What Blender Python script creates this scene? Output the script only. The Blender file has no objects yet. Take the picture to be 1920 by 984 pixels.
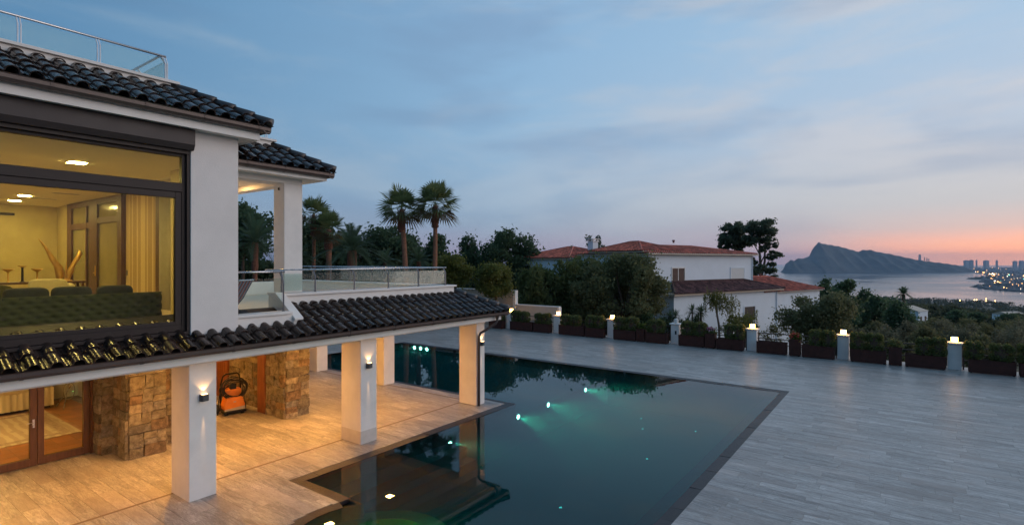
import bpy, bmesh, math, random
import numpy as np
from mathutils import Vector, Matrix

random.seed(11)
RNG = np.random.default_rng(11)
rad = math.radians
SC = bpy.context.scene
COL = SC.collection

# ------------------------------------------------------------------ camera
HEAD = rad(36.118)                       # the lens looks 36 degrees left of the house's long axis (+Y)
FW = (-math.sin(HEAD), math.cos(HEAD))
RT = (math.cos(HEAD), math.sin(HEAD))
cam = bpy.data.cameras.new('camera')
cam.sensor_width = 36.0
cam.lens = 1010.0 / 1920.0 * 36.0
cam.shift_y = -2.0 / 1920.0
cam.clip_start = 0.1
cam.clip_end = 90000.0
cam_ob = bpy.data.objects.new('camera', cam)
cam_ob.location = (0, 0, 5.0)
cam_ob.rotation_euler = (math.pi / 2, 0, HEAD)
COL.objects.link(cam_ob)
SC.camera = cam_ob

# ------------------------------------------------------------------ sky and sun (dusk, sun just set to the right)
SUN_ROT = 34.0                            # clockwise from +Y
SUNV = Vector((math.sin(rad(SUN_ROT)), math.cos(rad(SUN_ROT)), 0.02)).normalized()
W = bpy.data.worlds.new('World')
SC.world = W
W.use_nodes = True
wt = W.node_tree
for n in list(wt.nodes):
    wt.nodes.remove(n)


def N(t, kind, **kw):
    n = t.nodes.new(kind)
    for k, v in kw.items():
        setattr(n, k, v)
    return n


def vmath(t, op, a, b=None):
    n = N(t, 'ShaderNodeVectorMath', operation=op)
    for i, s in enumerate((a, b)):
        if s is None:
            continue
        if hasattr(s, 'links'):
            t.links.new(s, n.inputs[i])
        else:
            n.inputs[i].default_value = s
    return n


def fmath(t, op, a, b=None, c=None, clamp=False):
    n = N(t, 'ShaderNodeMath', operation=op, use_clamp=clamp)
    for i, s in enumerate((a, b, c)):
        if s is None:
            continue
        if hasattr(s, 'links'):
            t.links.new(s, n.inputs[i])
        else:
            n.inputs[i].default_value = s
    return n.outputs[0]


def mixc(t, f, a, b, blend='MIX'):
    n = N(t, 'ShaderNodeMix', data_type='RGBA', blend_type=blend)
    n.clamp_factor = True
    for i, s in ((0, f), (6, a), (7, b)):
        if hasattr(s, 'links'):
            t.links.new(s, n.inputs[i])
        elif i == 0:
            n.inputs[i].default_value = s
        else:
            n.inputs[i].default_value = (s[0], s[1], s[2], 1)
    return n.outputs[2]


def ramp(t, f, stops, interp='LINEAR'):
    n = N(t, 'ShaderNodeValToRGB')
    cr = n.color_ramp
    cr.interpolation = interp
    while len(cr.elements) > 1:
        cr.elements.remove(cr.elements[-1])
    cr.elements[0].position = stops[0][0]
    c = stops[0][1]
    cr.elements[0].color = (c[0], c[1], c[2], 1) if hasattr(c, '__len__') else (c, c, c, 1)
    for p, c in stops[1:]:
        e = cr.elements.new(p)
        e.color = (c[0], c[1], c[2], 1) if hasattr(c, '__len__') else (c, c, c, 1)
    if hasattr(f, 'links'):
        t.links.new(f, n.inputs[0])
    return n.outputs[0]


def noise(t, vec, scale, detail=3.0, rough=0.55, dist=0.0, out=0):
    n = N(t, 'ShaderNodeTexNoise')
    n.inputs['Scale'].default_value = scale
    n.inputs['Detail'].default_value = detail
    n.inputs['Roughness'].default_value = rough
    n.inputs['Distortion'].default_value = dist
    if vec is not None:
        t.links.new(vec, n.inputs['Vector'])
    return n.outputs[out]


wo = N(wt, 'ShaderNodeOutputWorld')
bg = N(wt, 'ShaderNodeBackground')
sky = N(wt, 'ShaderNodeTexSky', sky_type='NISHITA', sun_disc=False)
sky.sun_elevation = rad(-2.0)
sky.sun_rotation = rad(SUN_ROT)
sky.altitude = 170
sky.ozone_density = 3.0
tc = N(wt, 'ShaderNodeTexCoord')
dirn = vmath(wt, 'NORMALIZE', tc.outputs['Generated']).outputs[0]
sep = N(wt, 'ShaderNodeSeparateXYZ')
wt.links.new(dirn, sep.inputs[0])
zz = fmath(wt, 'MAXIMUM', sep.outputs[2], 0.0)
sund = vmath(wt, 'DOT_PRODUCT', dirn, tuple(SUNV)).outputs['Value']
# thin high cloud veil: away from the set sun, across it, and toward it
farr = ramp(wt, zz, [(0.0, (.26, .27, .36)), (.06, (.20, .27, .40)), (.15, (.14, .27, .42)), (.28, (.095, .235, .40)), (.5, (.075, .215, .385)), (1.0, (.10, .235, .40))])
midr = ramp(wt, zz, [(0.0, (.50, .36, .45)), (.03, (.36, .36, .47)), (.07, (.275, .37, .50)), (.13, (.26, .41, .57)), (.24, (.275, .455, .635)), (.42, (.25, .43, .63)), (1.0, (.12, .26, .43))])
sunr = ramp(wt, zz, [(0.0, (.74, .47, .46)), (.012, (.74, .48, .47)), (.03, (.70, .49, .48)), (.055, (.63, .51, .50)), (.10, (.57, .54, .53)), (.20, (.49, .56, .64)), (.36, (.39, .55, .70)), (1.0, (.12, .26, .43))])
f1 = fmath(wt, 'MULTIPLY_ADD', sund, 1.35, .56, clamp=True)
sunf = fmath(wt, 'MULTIPLY_ADD', sund, 1.75, -.58, clamp=True)
base = mixc(wt, sunf, mixc(wt, f1, farr, midr), sunr)
glow = fmath(wt, 'MULTIPLY', ramp(wt, sund, [(.70, 0.0), (.93, 1.0)], 'EASE'), ramp(wt, zz, [(0.0, 1.0), (.022, .95), (.05, .28), (.085, 0.0)]))
base = mixc(wt, glow, base, (1.85, .70, .31))
# streaky cirrus
mp = N(wt, 'ShaderNodeMapping')
mp.inputs['Scale'].default_value = (1.0, 1.0, 4.2)
mp.inputs['Rotation'].default_value = (rad(5), rad(-6), 0)
wt.links.new(dirn, mp.inputs['Vector'])
c1 = noise(wt, mp.outputs[0], 1.7, 5, .52, .5)
c2 = noise(wt, mp.outputs[0], 4.3, 5, .55, .8)
cm = fmath(wt, 'ADD', fmath(wt, 'MULTIPLY', c1, .72), fmath(wt, 'MULTIPLY', c2, .28))
cmask = ramp(wt, cm, [(.44, 0.0), (.62, 1.0)], 'EASE')
cloudc = mixc(wt, sunf, mixc(wt, f1, (.20, .33, .46), (.40, .50, .60)), (.66, .62, .60))
lowf = ramp(wt, zz, [(0.0, 0.08), (.05, .45), (.12, .8), (.5, .8)])
base = mixc(wt, fmath(wt, 'MULTIPLY', fmath(wt, 'MULTIPLY', cmask, lowf), .85), base, cloudc)
darkm = ramp(wt, noise(wt, mp.outputs[0], 2.6, 4, .5, .4), [(.48, 0.0), (.72, 1.0)], 'EASE')
base = mixc(wt, fmath(wt, 'MULTIPLY', fmath(wt, 'MULTIPLY', darkm, lowf), .55), base, mixc(wt, f1, (.10, .22, .37), (.20, .30, .45)))
nis = vmath(wt, 'SCALE', sky.outputs[0])
nis.inputs['Scale'].default_value = 2.2
final = mixc(wt, .08, base, nis.outputs[0])
wt.links.new(final, bg.inputs[0])
bg.inputs[1].default_value = 1.12
wt.links.new(bg.outputs[0], wo.inputs[0])

sl = bpy.data.lights.new('sun', 'SUN')
sl.energy = 1.55
sl.angle = rad(65)
sl.color = (1.0, .80, .68)
so = bpy.data.objects.new('sun', sl)
sd = Vector((math.sin(rad(SUN_ROT + 22)) * math.cos(rad(8)), math.cos(rad(SUN_ROT + 22)) * math.cos(rad(8)), math.sin(rad(8))))
so.rotation_euler = sd.to_track_quat('Z', 'Y').to_euler()
COL.objects.link(so)

SC.view_settings.view_transform = 'Standard'
SC.view_settings.look = 'None'
SC.view_settings.gamma = 1.0
SC.view_settings.exposure = 0.0
SC.view_settings.use_curve_mapping = False
SC.render.engine = 'CYCLES'
SC.cycles.use_denoising = True
SC.cycles.max_bounces = 8
SC.cycles.transparent_max_bounces = 24
SC.cycles.volume_bounces = 0
SC.cycles.sample_clamp_indirect = 6.0
SC.cycles.caustics_reflective = False
SC.cycles.caustics_refractive = False

# ------------------------------------------------------------------ helpers
def at(px, D, z=0.0):
    """survey helper: a point at view azimuth px and depth D (metres)"""
    R = (px - 960.0) / 1010.0 * D
    return Vector((D * FW[0] + R * RT[0], D * FW[1] + R * RT[1], z))


def zat(py, D):
    return 5.0 + (490.0 - py) / 1010.0 * D


def setp(o, label=None, cat=None, group=None, kind=None):
    for k, v in (('label', label), ('category', cat), ('group', group), ('kind', kind)):
        if v:
            o[k] = v
    return o


def thing(name, label, cat, loc=(0, 0, 0), rz=0.0, group=None):
    o = bpy.data.objects.new(name, None)
    o.empty_display_size = .2
    o.location = loc
    o.rotation_euler = (0, 0, rz)
    COL.objects.link(o)
    setp(o, label, cat, group)
    return o


def struct(name, loc=(0, 0, 0)):
    o = bpy.data.objects.new(name, None)
    o.location = loc
    COL.objects.link(o)
    o['kind'] = 'structure'
    return o


def mworld(o):
    m = Matrix.LocRotScale(o.location, o.rotation_euler, o.scale)
    return (mworld(o.parent) @ m) if o.parent else m


class MB:
    def __init__(s):
        s.v = []
        s.f = []

    def add(s, vs, fs):
        b = len(s.v)
        s.v += [tuple(v) for v in vs]
        s.f += [tuple(i + b for i in f) for f in fs]
        return s

    def box(s, x0, x1, y0, y1, z0, z1):
        x0, x1 = min(x0, x1), max(x0, x1)
        y0, y1 = min(y0, y1), max(y0, y1)
        z0, z1 = min(z0, z1), max(z0, z1)
        return s.add([(x0, y0, z0), (x1, y0, z0), (x1, y1, z0), (x0, y1, z0), (x0, y0, z1), (x1, y0, z1), (x1, y1, z1), (x0, y1, z1)],
                     [(0, 3, 2, 1), (4, 5, 6, 7), (0, 1, 5, 4), (1, 2, 6, 5), (2, 3, 7, 6), (3, 0, 4, 7)])

    def prism(s, poly, axis, a, b):
        """poly: 2D points; axis 'x','y','z' extruded from a to b"""
        def P(p, t):
            if axis == 'z':
                return (p[0], p[1], t)
            if axis == 'y':
                return (p[0], t, p[1])
            return (t, p[0], p[1])
        n = len(poly)
        vs = [P(p, a) for p in poly] + [P(p, b) for p in poly]
        fs = [tuple(range(n))[::-1], tuple(range(n, 2 * n))]
        fs += [(i, (i + 1) % n, n + (i + 1) % n, n + i) for i in range(n)]
        return s.add(vs, fs)

    def tube(s, path, r, n=8, caps=True, close=False):
        pts = [Vector(p) for p in path]
        rs = r if hasattr(r, '__len__') else [r] * len(pts)
        m = len(pts)
        vs, fs = [], []
        prev = None
        for i, p in enumerate(pts):
            if close:
                t = pts[(i + 1) % m] - pts[i - 1]
            else:
                t = pts[min(i + 1, m - 1)] - pts[max(i - 1, 0)]
            t = t.normalized() if t.length > 1e-9 else Vector((0, 0, 1))
            if prev is None:
                a = Vector((0, 0, 1)) if abs(t.z) < .9 else Vector((1, 0, 0))
                u = t.cross(a).normalized()
            else:
                u = (prev - t * prev.dot(t))
                u = u.normalized() if u.length > 1e-6 else t.orthogonal().normalized()
            prev = u
            w = t.cross(u)
            for k in range(n):
                a = 2 * math.pi * k / n
                vs.append(p + (u * math.cos(a) + w * math.sin(a)) * rs[i])
        rng = m if close else m - 1
        for i in range(rng):
            j = (i + 1) % m
            for k in range(n):
                k2 = (k + 1) % n
                fs.append((i * n + k, i * n + k2, j * n + k2, j * n + k))
        if caps and not close:
            fs.append(tuple(range(n))[::-1])
            fs.append(tuple(range((m - 1) * n, m * n)))
        return s.add(vs, fs)

    def lathe(s, prof, c=(0, 0, 0), n=16, caps=True):
        vs, fs = [], []
        for r, z in prof:
            for k in range(n):
                a = 2 * math.pi * k / n
                vs.append((c[0] + r * math.cos(a), c[1] + r * math.sin(a), c[2] + z))
        for i in range(len(prof) - 1):
            for k in range(n):
                k2 = (k + 1) % n
                fs.append((i * n + k, i * n + k2, (i + 1) * n + k2, (i + 1) * n + k))
        if caps:
            fs.append(tuple(range(n))[::-1])
            fs.append(tuple(range((len(prof) - 1) * n, len(prof) * n)))
        return s.add(vs, fs)

    def mesh(s, name):
        me = bpy.data.meshes.new(name)
        me.from_pydata(s.v, [], s.f)
        me.update()
        return me

    def build(s, name, mat, parent=None, smooth=False, bevel=0.0, local=False, kind=None):
        me = s.mesh(name)
        if parent and not local:
            me.transform(mworld(parent).inverted())
        return link(name, me, mat, parent, smooth, bevel, kind)


def link(name, me, mat, parent=None, smooth=False, bevel=0.0, kind=None):
    if mat:
        if not me.materials:
            me.materials.append(mat)
    if smooth:
        me.shade_smooth()
    o = bpy.data.objects.new(name, me)
    COL.objects.link(o)
    if parent:
        o.parent = parent
    if bevel:
        b = o.modifiers.new('bevel', 'BEVEL')
        b.width = bevel
        b.segments = 2
        b.limit_method = 'ANGLE'
    if kind:
        o['kind'] = kind
    return o


def inst(name, me, parent, M):
    """a piece sharing mesh data, placed by world matrix"""
    o = bpy.data.objects.new(name, me)
    COL.objects.link(o)
    if parent:
        o.parent = parent
        M = mworld(parent).inverted() @ M
    o.matrix_basis = M
    return o


def npmesh(name, V, F):
    """V (n,3) F (m,k) arrays -> mesh"""
    me = bpy.data.meshes.new(name)
    V = np.asarray(V, dtype=np.float32)
    F = np.asarray(F, dtype=np.int32)
    k = F.shape[1]
    me.vertices.add(len(V))
    me.vertices.foreach_set('co', V.ravel())
    me.loops.add(F.size)
    me.loops.foreach_set('vertex_index', F.ravel())
    me.polygons.add(len(F))
    me.polygons.foreach_set('loop_start', np.arange(0, F.size, k, dtype=np.int32))
    me.polygons.foreach_set('loop_total', np.full(len(F), k, dtype=np.int32))
    me.update(calc_edges=True)
    me.validate()
    return me


def area_light(name, loc, size, watts, col, parent=None, rot=(0, 0, 0)):
    l = bpy.data.lights.new(name, 'AREA')
    l.shape = 'SQUARE'
    l.size = size
    l.energy = watts
    l.color = col
    o = bpy.data.objects.new(name, l)
    COL.objects.link(o)
    if parent:
        o.parent = parent
        o.location = mworld(parent).inverted() @ Vector(loc)
    else:
        o.location = loc
    o.rotation_euler = rot
    return o


# ------------------------------------------------------------------ materials
MATS = {}


def newmat(name):
    m = bpy.data.materials.new(name)
    m.use_nodes = True
    t = m.node_tree
    p = t.nodes['Principled BSDF']
    MATS[name] = m
    return m, t, p


def pm(name, col, rough=.6, var=.15, scale=3.0, bump=0.0, bscale=40.0, metal=0.0, spec=.5, coat=0.0, stretch=(1, 1, 1), isl=0.0, obj=0.0, dirt=0.0):
    m, t, p = newmat(name)
    g = N(t, 'ShaderNodeNewGeometry')
    mpn = N(t, 'ShaderNodeMapping')
    mpn.inputs['Scale'].default_value = stretch
    t.links.new(g.outputs['Position'], mpn.inputs['Vector'])
    vec = mpn.outputs[0]
    nz = noise(t, vec, scale, 5, .6)
    lo = tuple(c * (1 - var) for c in col)
    hi = tuple(min(1, c * (1 + var)) for c in col)
    c = mixc(t, ramp(t, nz, [(.3, 0.0), (.7, 1.0)]), lo, hi)
    if isl or obj:
        oi = N(t, 'ShaderNodeObjectInfo')
        r = fmath(t, 'FRACT', fmath(t, 'ADD', oi.outputs['Random'], g.outputs['Random Per Island']))
        k = isl or obj
        v = fmath(t, 'MULTIPLY_ADD', r, 2 * k, 1 - k)
        c = mixc(t, 1.0, c, (1, 1, 1), 'MULTIPLY')
        hs = N(t, 'ShaderNodeHueSaturation')
        t.links.new(c, hs.inputs['Color'])
        t.links.new(v, hs.inputs['Value'])
        c = hs.outputs[0]
    if dirt:
        d = ramp(t, noise(t, g.outputs['Position'], .9, 6, .65), [(.48, 0.0), (.75, 1.0)])
        c = mixc(t, fmath(t, 'MULTIPLY', d, dirt), c, tuple(x * .45 for x in col))
    t.links.new(c, p.inputs['Base Color'])
    p.inputs['Roughness'].default_value = rough
    rr = fmath(t, 'MULTIPLY_ADD', nz, .24, rough - .12, clamp=True)
    t.links.new(rr, p.inputs['Roughness'])
    p.inputs['Metallic'].default_value = metal
    p.inputs['Specular IOR Level'].default_value = spec
    p.inputs['Coat Weight'].default_value = coat
    if bump:
        b = N(t, 'ShaderNodeBump')
        b.inputs['Strength'].default_value = bump
        b.inputs['Distance'].default_value = .02
        t.links.new(noise(t, vec, bscale, 4, .6), b.inputs['Height'])
        t.links.new(b.outputs[0], p.inputs['Normal'])
    return m


def emat(name, col, strength, nosample=False):
    m = bpy.data.materials.new(name)
    m.use_nodes = True
    t = m.node_tree
    t.nodes.remove(t.nodes['Principled BSDF'])
    e = N(t, 'ShaderNodeEmission')
    e.inputs[0].default_value = (*col, 1)
    e.inputs[1].default_value = strength
    t.links.new(e.outputs[0], t.nodes['Material Output'].inputs[0])
    if nosample:
        m.cycles.emission_sampling = 'NONE'
    MATS[name] = m
    return m


def glassmat(name, tint=(.93, .96, .95), ior=1.5, rough=0.0, refl=1.0):
    """thin pane: fresnel mirror over clear tint"""
    m = bpy.data.materials.new(name)
    m.use_nodes = True
    t = m.node_tree
    t.nodes.remove(t.nodes['Principled BSDF'])
    fr = N(t, 'ShaderNodeFresnel')
    fr.inputs[0].default_value = ior
    gl = N(t, 'ShaderNodeBsdfGlossy')
    gl.inputs['Roughness'].default_value = rough
    tr = N(t, 'ShaderNodeBsdfTransparent')
    tr.inputs[0].default_value = (*tint, 1)
    mx = N(t, 'ShaderNodeMixShader')
    t.links.new(fmath(t, 'MULTIPLY', fr.outputs[0], refl, clamp=True), mx.inputs[0])
    t.links.new(tr.outputs[0], mx.inputs[1])
    t.links.new(gl.outputs[0], mx.inputs[2])
    t.links.new(mx.outputs[0], t.nodes['Material Output'].inputs[0])
    MATS[name] = m
    return m


def leafmat(name, a, b, rough=.55, scale=.6):
    m, t, p = newmat(name)
    g = N(t, 'ShaderNodeNewGeometry')
    oi = N(t, 'ShaderNodeObjectInfo')
    r = fmath(t, 'FRACT', fmath(t, 'ADD', oi.outputs['Random'], g.outputs['Random Per Island']))
    nz = noise(t, g.outputs['Position'], scale, 3, .6)
    f = fmath(t, 'ADD', fmath(t, 'MULTIPLY', r, .6), fmath(t, 'MULTIPLY_ADD', nz, 1.5, -.55), clamp=True)
    t.links.new(mixc(t, f, a, b), p.inputs['Base Color'])
    p.inputs['Roughness'].default_value = rough
    p.inputs['Specular IOR Level'].default_value = .25
    tl = N(t, 'ShaderNodeBsdfTranslucent')
    tl.inputs[0].default_value = (*[min(1, x * 1.3) for x in b], 1)
    mx = N(t, 'ShaderNodeMixShader')
    mx.inputs[0].default_value = .45
    t.links.new(p.outputs[0], mx.inputs[1])
    t.links.new(tl.outputs[0], mx.inputs[2])
    t.links.new(mx.outputs[0], t.nodes['Material Output'].inputs[0])
    return m


M_STUCCO = pm('white_stucco', (.74, .70, .67), .8, .05, 1.2, .22, 55, spec=.2, dirt=.08)
M_WHITE = pm('white_render', (.78, .75, .71), .7, .06, 1.0, .05, 30, spec=.3, dirt=.16)
M_COL = pm('column_stone', (.74, .71, .68), .6, .07, 1.6, .08, 20, spec=.35, dirt=.20)
M_CAPST = pm('coping_limestone', (.74, .71, .67), .55, .06, 2.0, .05, 30, dirt=.12)
M_TILE = pm('glazed_dark_tile', (.036, .023, .019), .25, .4, 5, .08, 18, spec=.40, coat=.0, obj=.5, dirt=.3)
M_TILEB = pm('roof_underlay', (.018, .014, .013), .6, .2, 4)
M_RIDGE = pm('ridge_dark_tile', (.036, .026, .023), .38, .3, 5, .06, 18, spec=.6, obj=.3)
M_GUT = pm('brown_gutter_metal', (.075, .055, .05), .35, .12, 4, .02, 20, spec=.6, metal=.2)
M_FRAME = pm('dark_bronze_frame', (.022, .015, .014), .45, .15, 5, .03, 50, spec=.3)
M_SHUT = pm('dark_shutter_box', (.032, .024, .024), .5, .12, 2, .02, 60)
M_WOOD = pm('dark_door_wood', (.085, .035, .014), .45, .3, 2, .1, 12, stretch=(8, 8, 1))
M_WOOD2 = pm('red_brown_door_wood', (.22, .075, .028), .45, .35, 3, .1, 14, stretch=(9, 9, 1))
M_GLASS = glassmat('window_glass', (.92, .93, .78), 1.5, 0, .22)
M_BALG = glassmat('balustrade_glass', (.86, .93, .91), 1.5, 0, .45)
M_STEEL = pm('brushed_steel', (.55, .56, .58), .28, .1, 8, metal=1.0)
M_STEELD = pm('dark_steel_post', (.20, .20, .21), .35, .1, 8, metal=.9)
M_WPOST = pm('pale_clamp_post', (.7, .72, .74), .4, .1, 8)
M_GOLDW = pm('olive_gold_wall', (.50, .42, .20), .7, .12, 1.3, .04, 20)
M_CEIL = pm('interior_ceiling', (.86, .81, .64), .8, .03, 1)
M_STRIPE_A = pm('wallpaper_tan', (.40, .27, .12), .6, .05, 3)
M_STRIPE_B = pm('wallpaper_cream', (.62, .47, .24), .6, .05, 3)
M_CURT = pm('grey_green_curtain', (.46, .43, .33), .85, .08, 6)
M_FLOORW = pm('interior_wood_floor', (.46, .33, .18), .35, .25, 3, .03, 20, stretch=(1, 8, 1))
M_SOFA = pm('olive_velvet', (.070, .072, .024), .8, .08, 6, .03, 90, spec=.2)
M_CUSH = pm('dark_olive_cushion', (.055, .052, .030), .85, .2, 8, .1, 70, spec=.2)
M_PALE = pm('pale_upholstery', (.62, .55, .33), .8, .08, 6, .05, 60)
M_GOLD = pm('gilded_leaf', (.72, .45, .13), .35, .2, 6, .08, 20, metal=.6)
M_BLACK = pm('black_plastic', (.012, .012, .013), .45, .2, 6, spec=.25)
M_RUBB = pm('black_rubber_hose', (.010, .010, .011), .5, .2, 10)
M_ORANGE = pm('orange_plastic', (.62, .19, .02), .4, .1, 4)
M_GREYP = pm('grey_plastic', (.35, .32, .28), .5, .1, 4)
M_TERRA = pm('terracotta_tile', (.42, .17, .06), .35, .22, 2.5, .05, 20, obj=.18)
M_GROUT = pm('pale_grout', (.33, .28, .22), .9, .1, 5)
M_GROUTD = pm('grey_grout', (.17, .165, .16), .9, .12, 5)
M_RUG = None
M_BED = pm('cream_bedding', (.75, .64, .45), .85, .06, 4, .1, 12, stretch=(6, 6, .6))
M_COPE = pm('wet_dark_mosaic', (.020, .018, .021), .42, .5, 18, .6, 45, spec=.45, isl=.4)
M_BASIN = pm('pool_mosaic', (.010, .075, .078), .85, .3, 14, .05, 40, spec=.1)
M_BENCH = pm('green_mosaic_bench', (.10, .17, .06), .4, .45, 26, .1, 60)
M_PLANT = pm('dark_red_planter', (.060, .022, .017), .6, .25, 4, .08, 40, spec=.2)
M_SOIL = pm('soil', (.03, .022, .015), .95, .3, 9, .3, 30)
M_RAIL = pm('brown_rail_metal', (.055, .032, .028), .45, .15, 6)
M_PILL = pm('pillar_render', (.80, .76, .72), .7, .07, 2, .06, 30, dirt=.15)
M_GWALL = pm('garden_wall_render', (.52, .45, .37), .8, .08, 1.5, .1, 25, dirt=.15)
M_BARK = pm('bark', (.10, .065, .045), .9, .35, 6, .5, 12, stretch=(1, 1, .3))
M_PALMB = pm('palm_trunk', (.23, .105, .06), .9, .35, 5, .5, 14, stretch=(1, 1, 2.2))
M_PALMR = pm('palm_leaf_bases', (.15, .06, .035), .9, .45, 9, .7, 16)
M_TWIG = pm('dry_twig', (.19, .13, .10), .9, .25, 6)
M_NBW = pm('neighbour_white_wall', (.70, .74, .78), .8, .04, .7, .05, 14, dirt=.05)
M_NBR = pm('red_roof_tile', (.44, .105, .062), .75, .30, 3.5, .1, 12, isl=.5)
M_NBR2 = pm('weathered_brown_roof_tile', (.15, .06, .052), .75, .4, 3.5, .1, 12, isl=.6)
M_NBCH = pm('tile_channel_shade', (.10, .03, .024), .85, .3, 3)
M_NBE = pm('cream_eave', (.55, .44, .34), .8, .08, 3)
M_PANE = pm('dark_window_pane', (.045, .024, .022), .35, .1, 2, spec=.2)
M_SHUTW = pm('pale_roller_shutter', (.60, .60, .58), .6, .04, 3)
M_FLOWR = pm('red_petals', (.62, .05, .04), .6, .2, 9)
M_FLOWP = pm('pink_petals', (.65, .22, .42), .6, .2, 9)
M_STRAW = pm('terrace_beige_tile', (.60, .48, .34), .5, .08, 2, .02, 20)
M_EARTH = pm('dry_earth', (.075, .065, .04), .95, .4, .15, .6, 3)
M_MOUNT = pm('limestone_scrub', (.07, .075, .07), .95, .45, .006, .4, .02)
M_PLAIN = pm('coastal_plain', (.07, .075, .07), .95, .4, .004)
M_CITY = pm('pale_far_building', (.20, .19, .19), .8, .1, .01, isl=.35)
M_TOWER = pm('hazed_tower_concrete', (.36, .35, .37), .8, .1, .02)  # lightened base colour stands in for part of the haze on the towers
M_HEDGE = leafmat('boxwood_leaf', (0.057, 0.093, 0.028), (0.170, 0.170, 0.057), .5, 1.5)
M_FICUS = leafmat('ficus_leaf', (0.054, 0.080, 0.016), (0.170, 0.170, 0.042), .45, .9)
M_PINE = leafmat('pine_needle', (0.030, 0.057, 0.031), (0.084, 0.125, 0.062), .7, .5)
M_CYPR = leafmat('juniper_leaf', (0.042, 0.064, 0.029), (0.133, 0.153, 0.053), .7, .6)
M_PITTO = leafmat('feathery_leaf', (0.066, 0.091, 0.036), (0.170, 0.170, 0.078), .6, .7)
M_EUCA = leafmat('eucalyptus_leaf', (0.043, 0.062, 0.043), (0.116, 0.145, 0.087), .55, .6)
M_BROAD = leafmat('carob_leaf', (0.070, 0.095, 0.039), (0.170, 0.170, 0.083), .5, .8)
M_DARKT = leafmat('dark_broad_leaf', (0.036, 0.065, 0.036), (0.101, 0.153, 0.072), .45, .8)
M_DRY = leafmat('dry_scrub_leaf', (0.121, 0.084, 0.043), (0.170, 0.170, 0.110), .8, .9)
M_OLIVE = leafmat('olive_scrub_leaf', (0.065, 0.073, 0.034), (0.170, 0.162, 0.076), .8, .9)
M_WILL = leafmat('willow_leaf', (.06, .075, .018), (.15, .15, .04), .6, 1)
M_FAN = leafmat('fan_palm_leaf', (0.043, 0.071, 0.028), (0.145, 0.166, 0.062), .45, .8)
M_FANB = leafmat('dry_palm_leaf', (.07, .045, .022), (.13, .09, .045), .7, .8)
M_DATE = leafmat('date_palm_leaf', (0.035, 0.062, 0.035), (0.094, 0.133, 0.070), .5, .8)
M_GRASS = leafmat('bedding_plant_leaf', (.05, .08, .015), (.12, .15, .03), .5, 2)
M_WOODS = leafmat('far_wood_leaf', (0.025, 0.037, 0.023), (0.078, 0.086, 0.047), .8, .02)
E_LAMP = emat('lamp_glow', (1.0, .47, .10), 22)
E_LENS = emat('sconce_lens', (1.0, .60, .26), 7)
E_CEIL = emat('ceiling_panel_glow', (1.0, .74, .28), 235)
E_PORT = emat('portico_panel_glow', (1.0, .44, .08), 620)
E_GROUND = emat('bedroom_panel_glow', (1.0, .60, .24), 170)
E_TERR = emat('terrace_panel_glow', (1.0, .58, .20), 230)
E_POOL = emat('pool_lamp_lens', (.60, 1.0, .74), 16)
E_LED = emat('pool_led', (.12, .95, .85), 2.0)
E_CITYO = emat('city_light_orange', (1.0, .46, .13), 18, True)
E_CITYW = emat('city_light_white', (1.0, .80, .55), 16, True)
E_CITYG = emat('city_light_green', (.25, 1.0, .75), 14, True)


def plank_mat():
    m, t, p = newmat('wood_look_porcelain')
    g = N(t, 'ShaderNodeNewGeometry')
    oi = N(t, 'ShaderNodeObjectInfo')
    r = fmath(t, 'FRACT', fmath(t, 'ADD', fmath(t, 'MULTIPLY', oi.outputs['Random'], 7.31), g.outputs['Random Per Island']))
    cv = N(t, 'ShaderNodeCombineXYZ')
    for i, k in enumerate((17.0, 9.0, 5.0)):
        t.links.new(fmath(t, 'MULTIPLY', r, k), cv.inputs[i])
    pos = vmath(t, 'ADD', g.outputs['Position'], cv.outputs[0]).outputs[0]
    mpn = N(t, 'ShaderNodeMapping')
    mpn.inputs['Scale'].default_value = (1.0, 6.5, 1.0)
    mpn.inputs['Rotation'].default_value = (0, 0, rad(3.5))
    t.links.new(pos, mpn.inputs['Vector'])
    grain = noise(t, mpn.outputs[0], 1.5, 6, .62, .9)
    cloud = noise(t, mpn.outputs[0], .55, 3, .5, .4)
    veins = ramp(t, noise(t, mpn.outputs[0], 2.1, 5, .7, 1.6), [(.44, 0.0), (.50, 1.0), (.56, 0.0)])
    c = ramp(t, fmath(t, 'ADD', fmath(t, 'MULTIPLY', grain, .62), fmath(t, 'MULTIPLY', cloud, .38)),
             [(.34, (.17, .16, .152)), (.46, (.33, .315, .30)), (.56, (.44, .42, .40)), (.68, (.60, .58, .55))])
    c = mixc(t, fmath(t, 'MULTIPLY', veins, .62), c, (.13, .105, .09))
    c = mixc(t, fmath(t, 'MULTIPLY', ramp(t, r, [(.6, 0.0), (.95, 1.0)]), .5), c, (.34, .29, .26))
    st = ramp(t, noise(t, g.outputs['Position'], .55, 6, .68, .7), [(.50, 0.0), (.66, 1.0)])
    c = mixc(t, fmath(t, 'MULTIPLY', st, .26), c, (.17, .15, .13))
    hs = N(t, 'ShaderNodeHueSaturation')
    t.links.new(c, hs.inputs['Color'])
    t.links.new(fmath(t, 'MULTIPLY_ADD', fmath(t, 'FRACT', fmath(t, 'MULTIPLY', r, 13.7)), .30, .85), hs.inputs['Value'])
    t.links.new(hs.outputs[0], p.inputs['Base Color'])
    t.links.new(fmath(t, 'MULTIPLY_ADD', grain, .22, .30), p.inputs['Roughness'])
    p.inputs['Specular IOR Level'].default_value = .5
    b = N(t, 'ShaderNodeBump')
    b.inputs['Strength'].default_value = .12
    b.inputs['Distance'].default_value = .01
    t.links.new(grain, b.inputs['Height'])
    t.links.new(b.outputs[0], p.inputs['Normal'])
    return m


M_PLANK = plank_mat()


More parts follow.
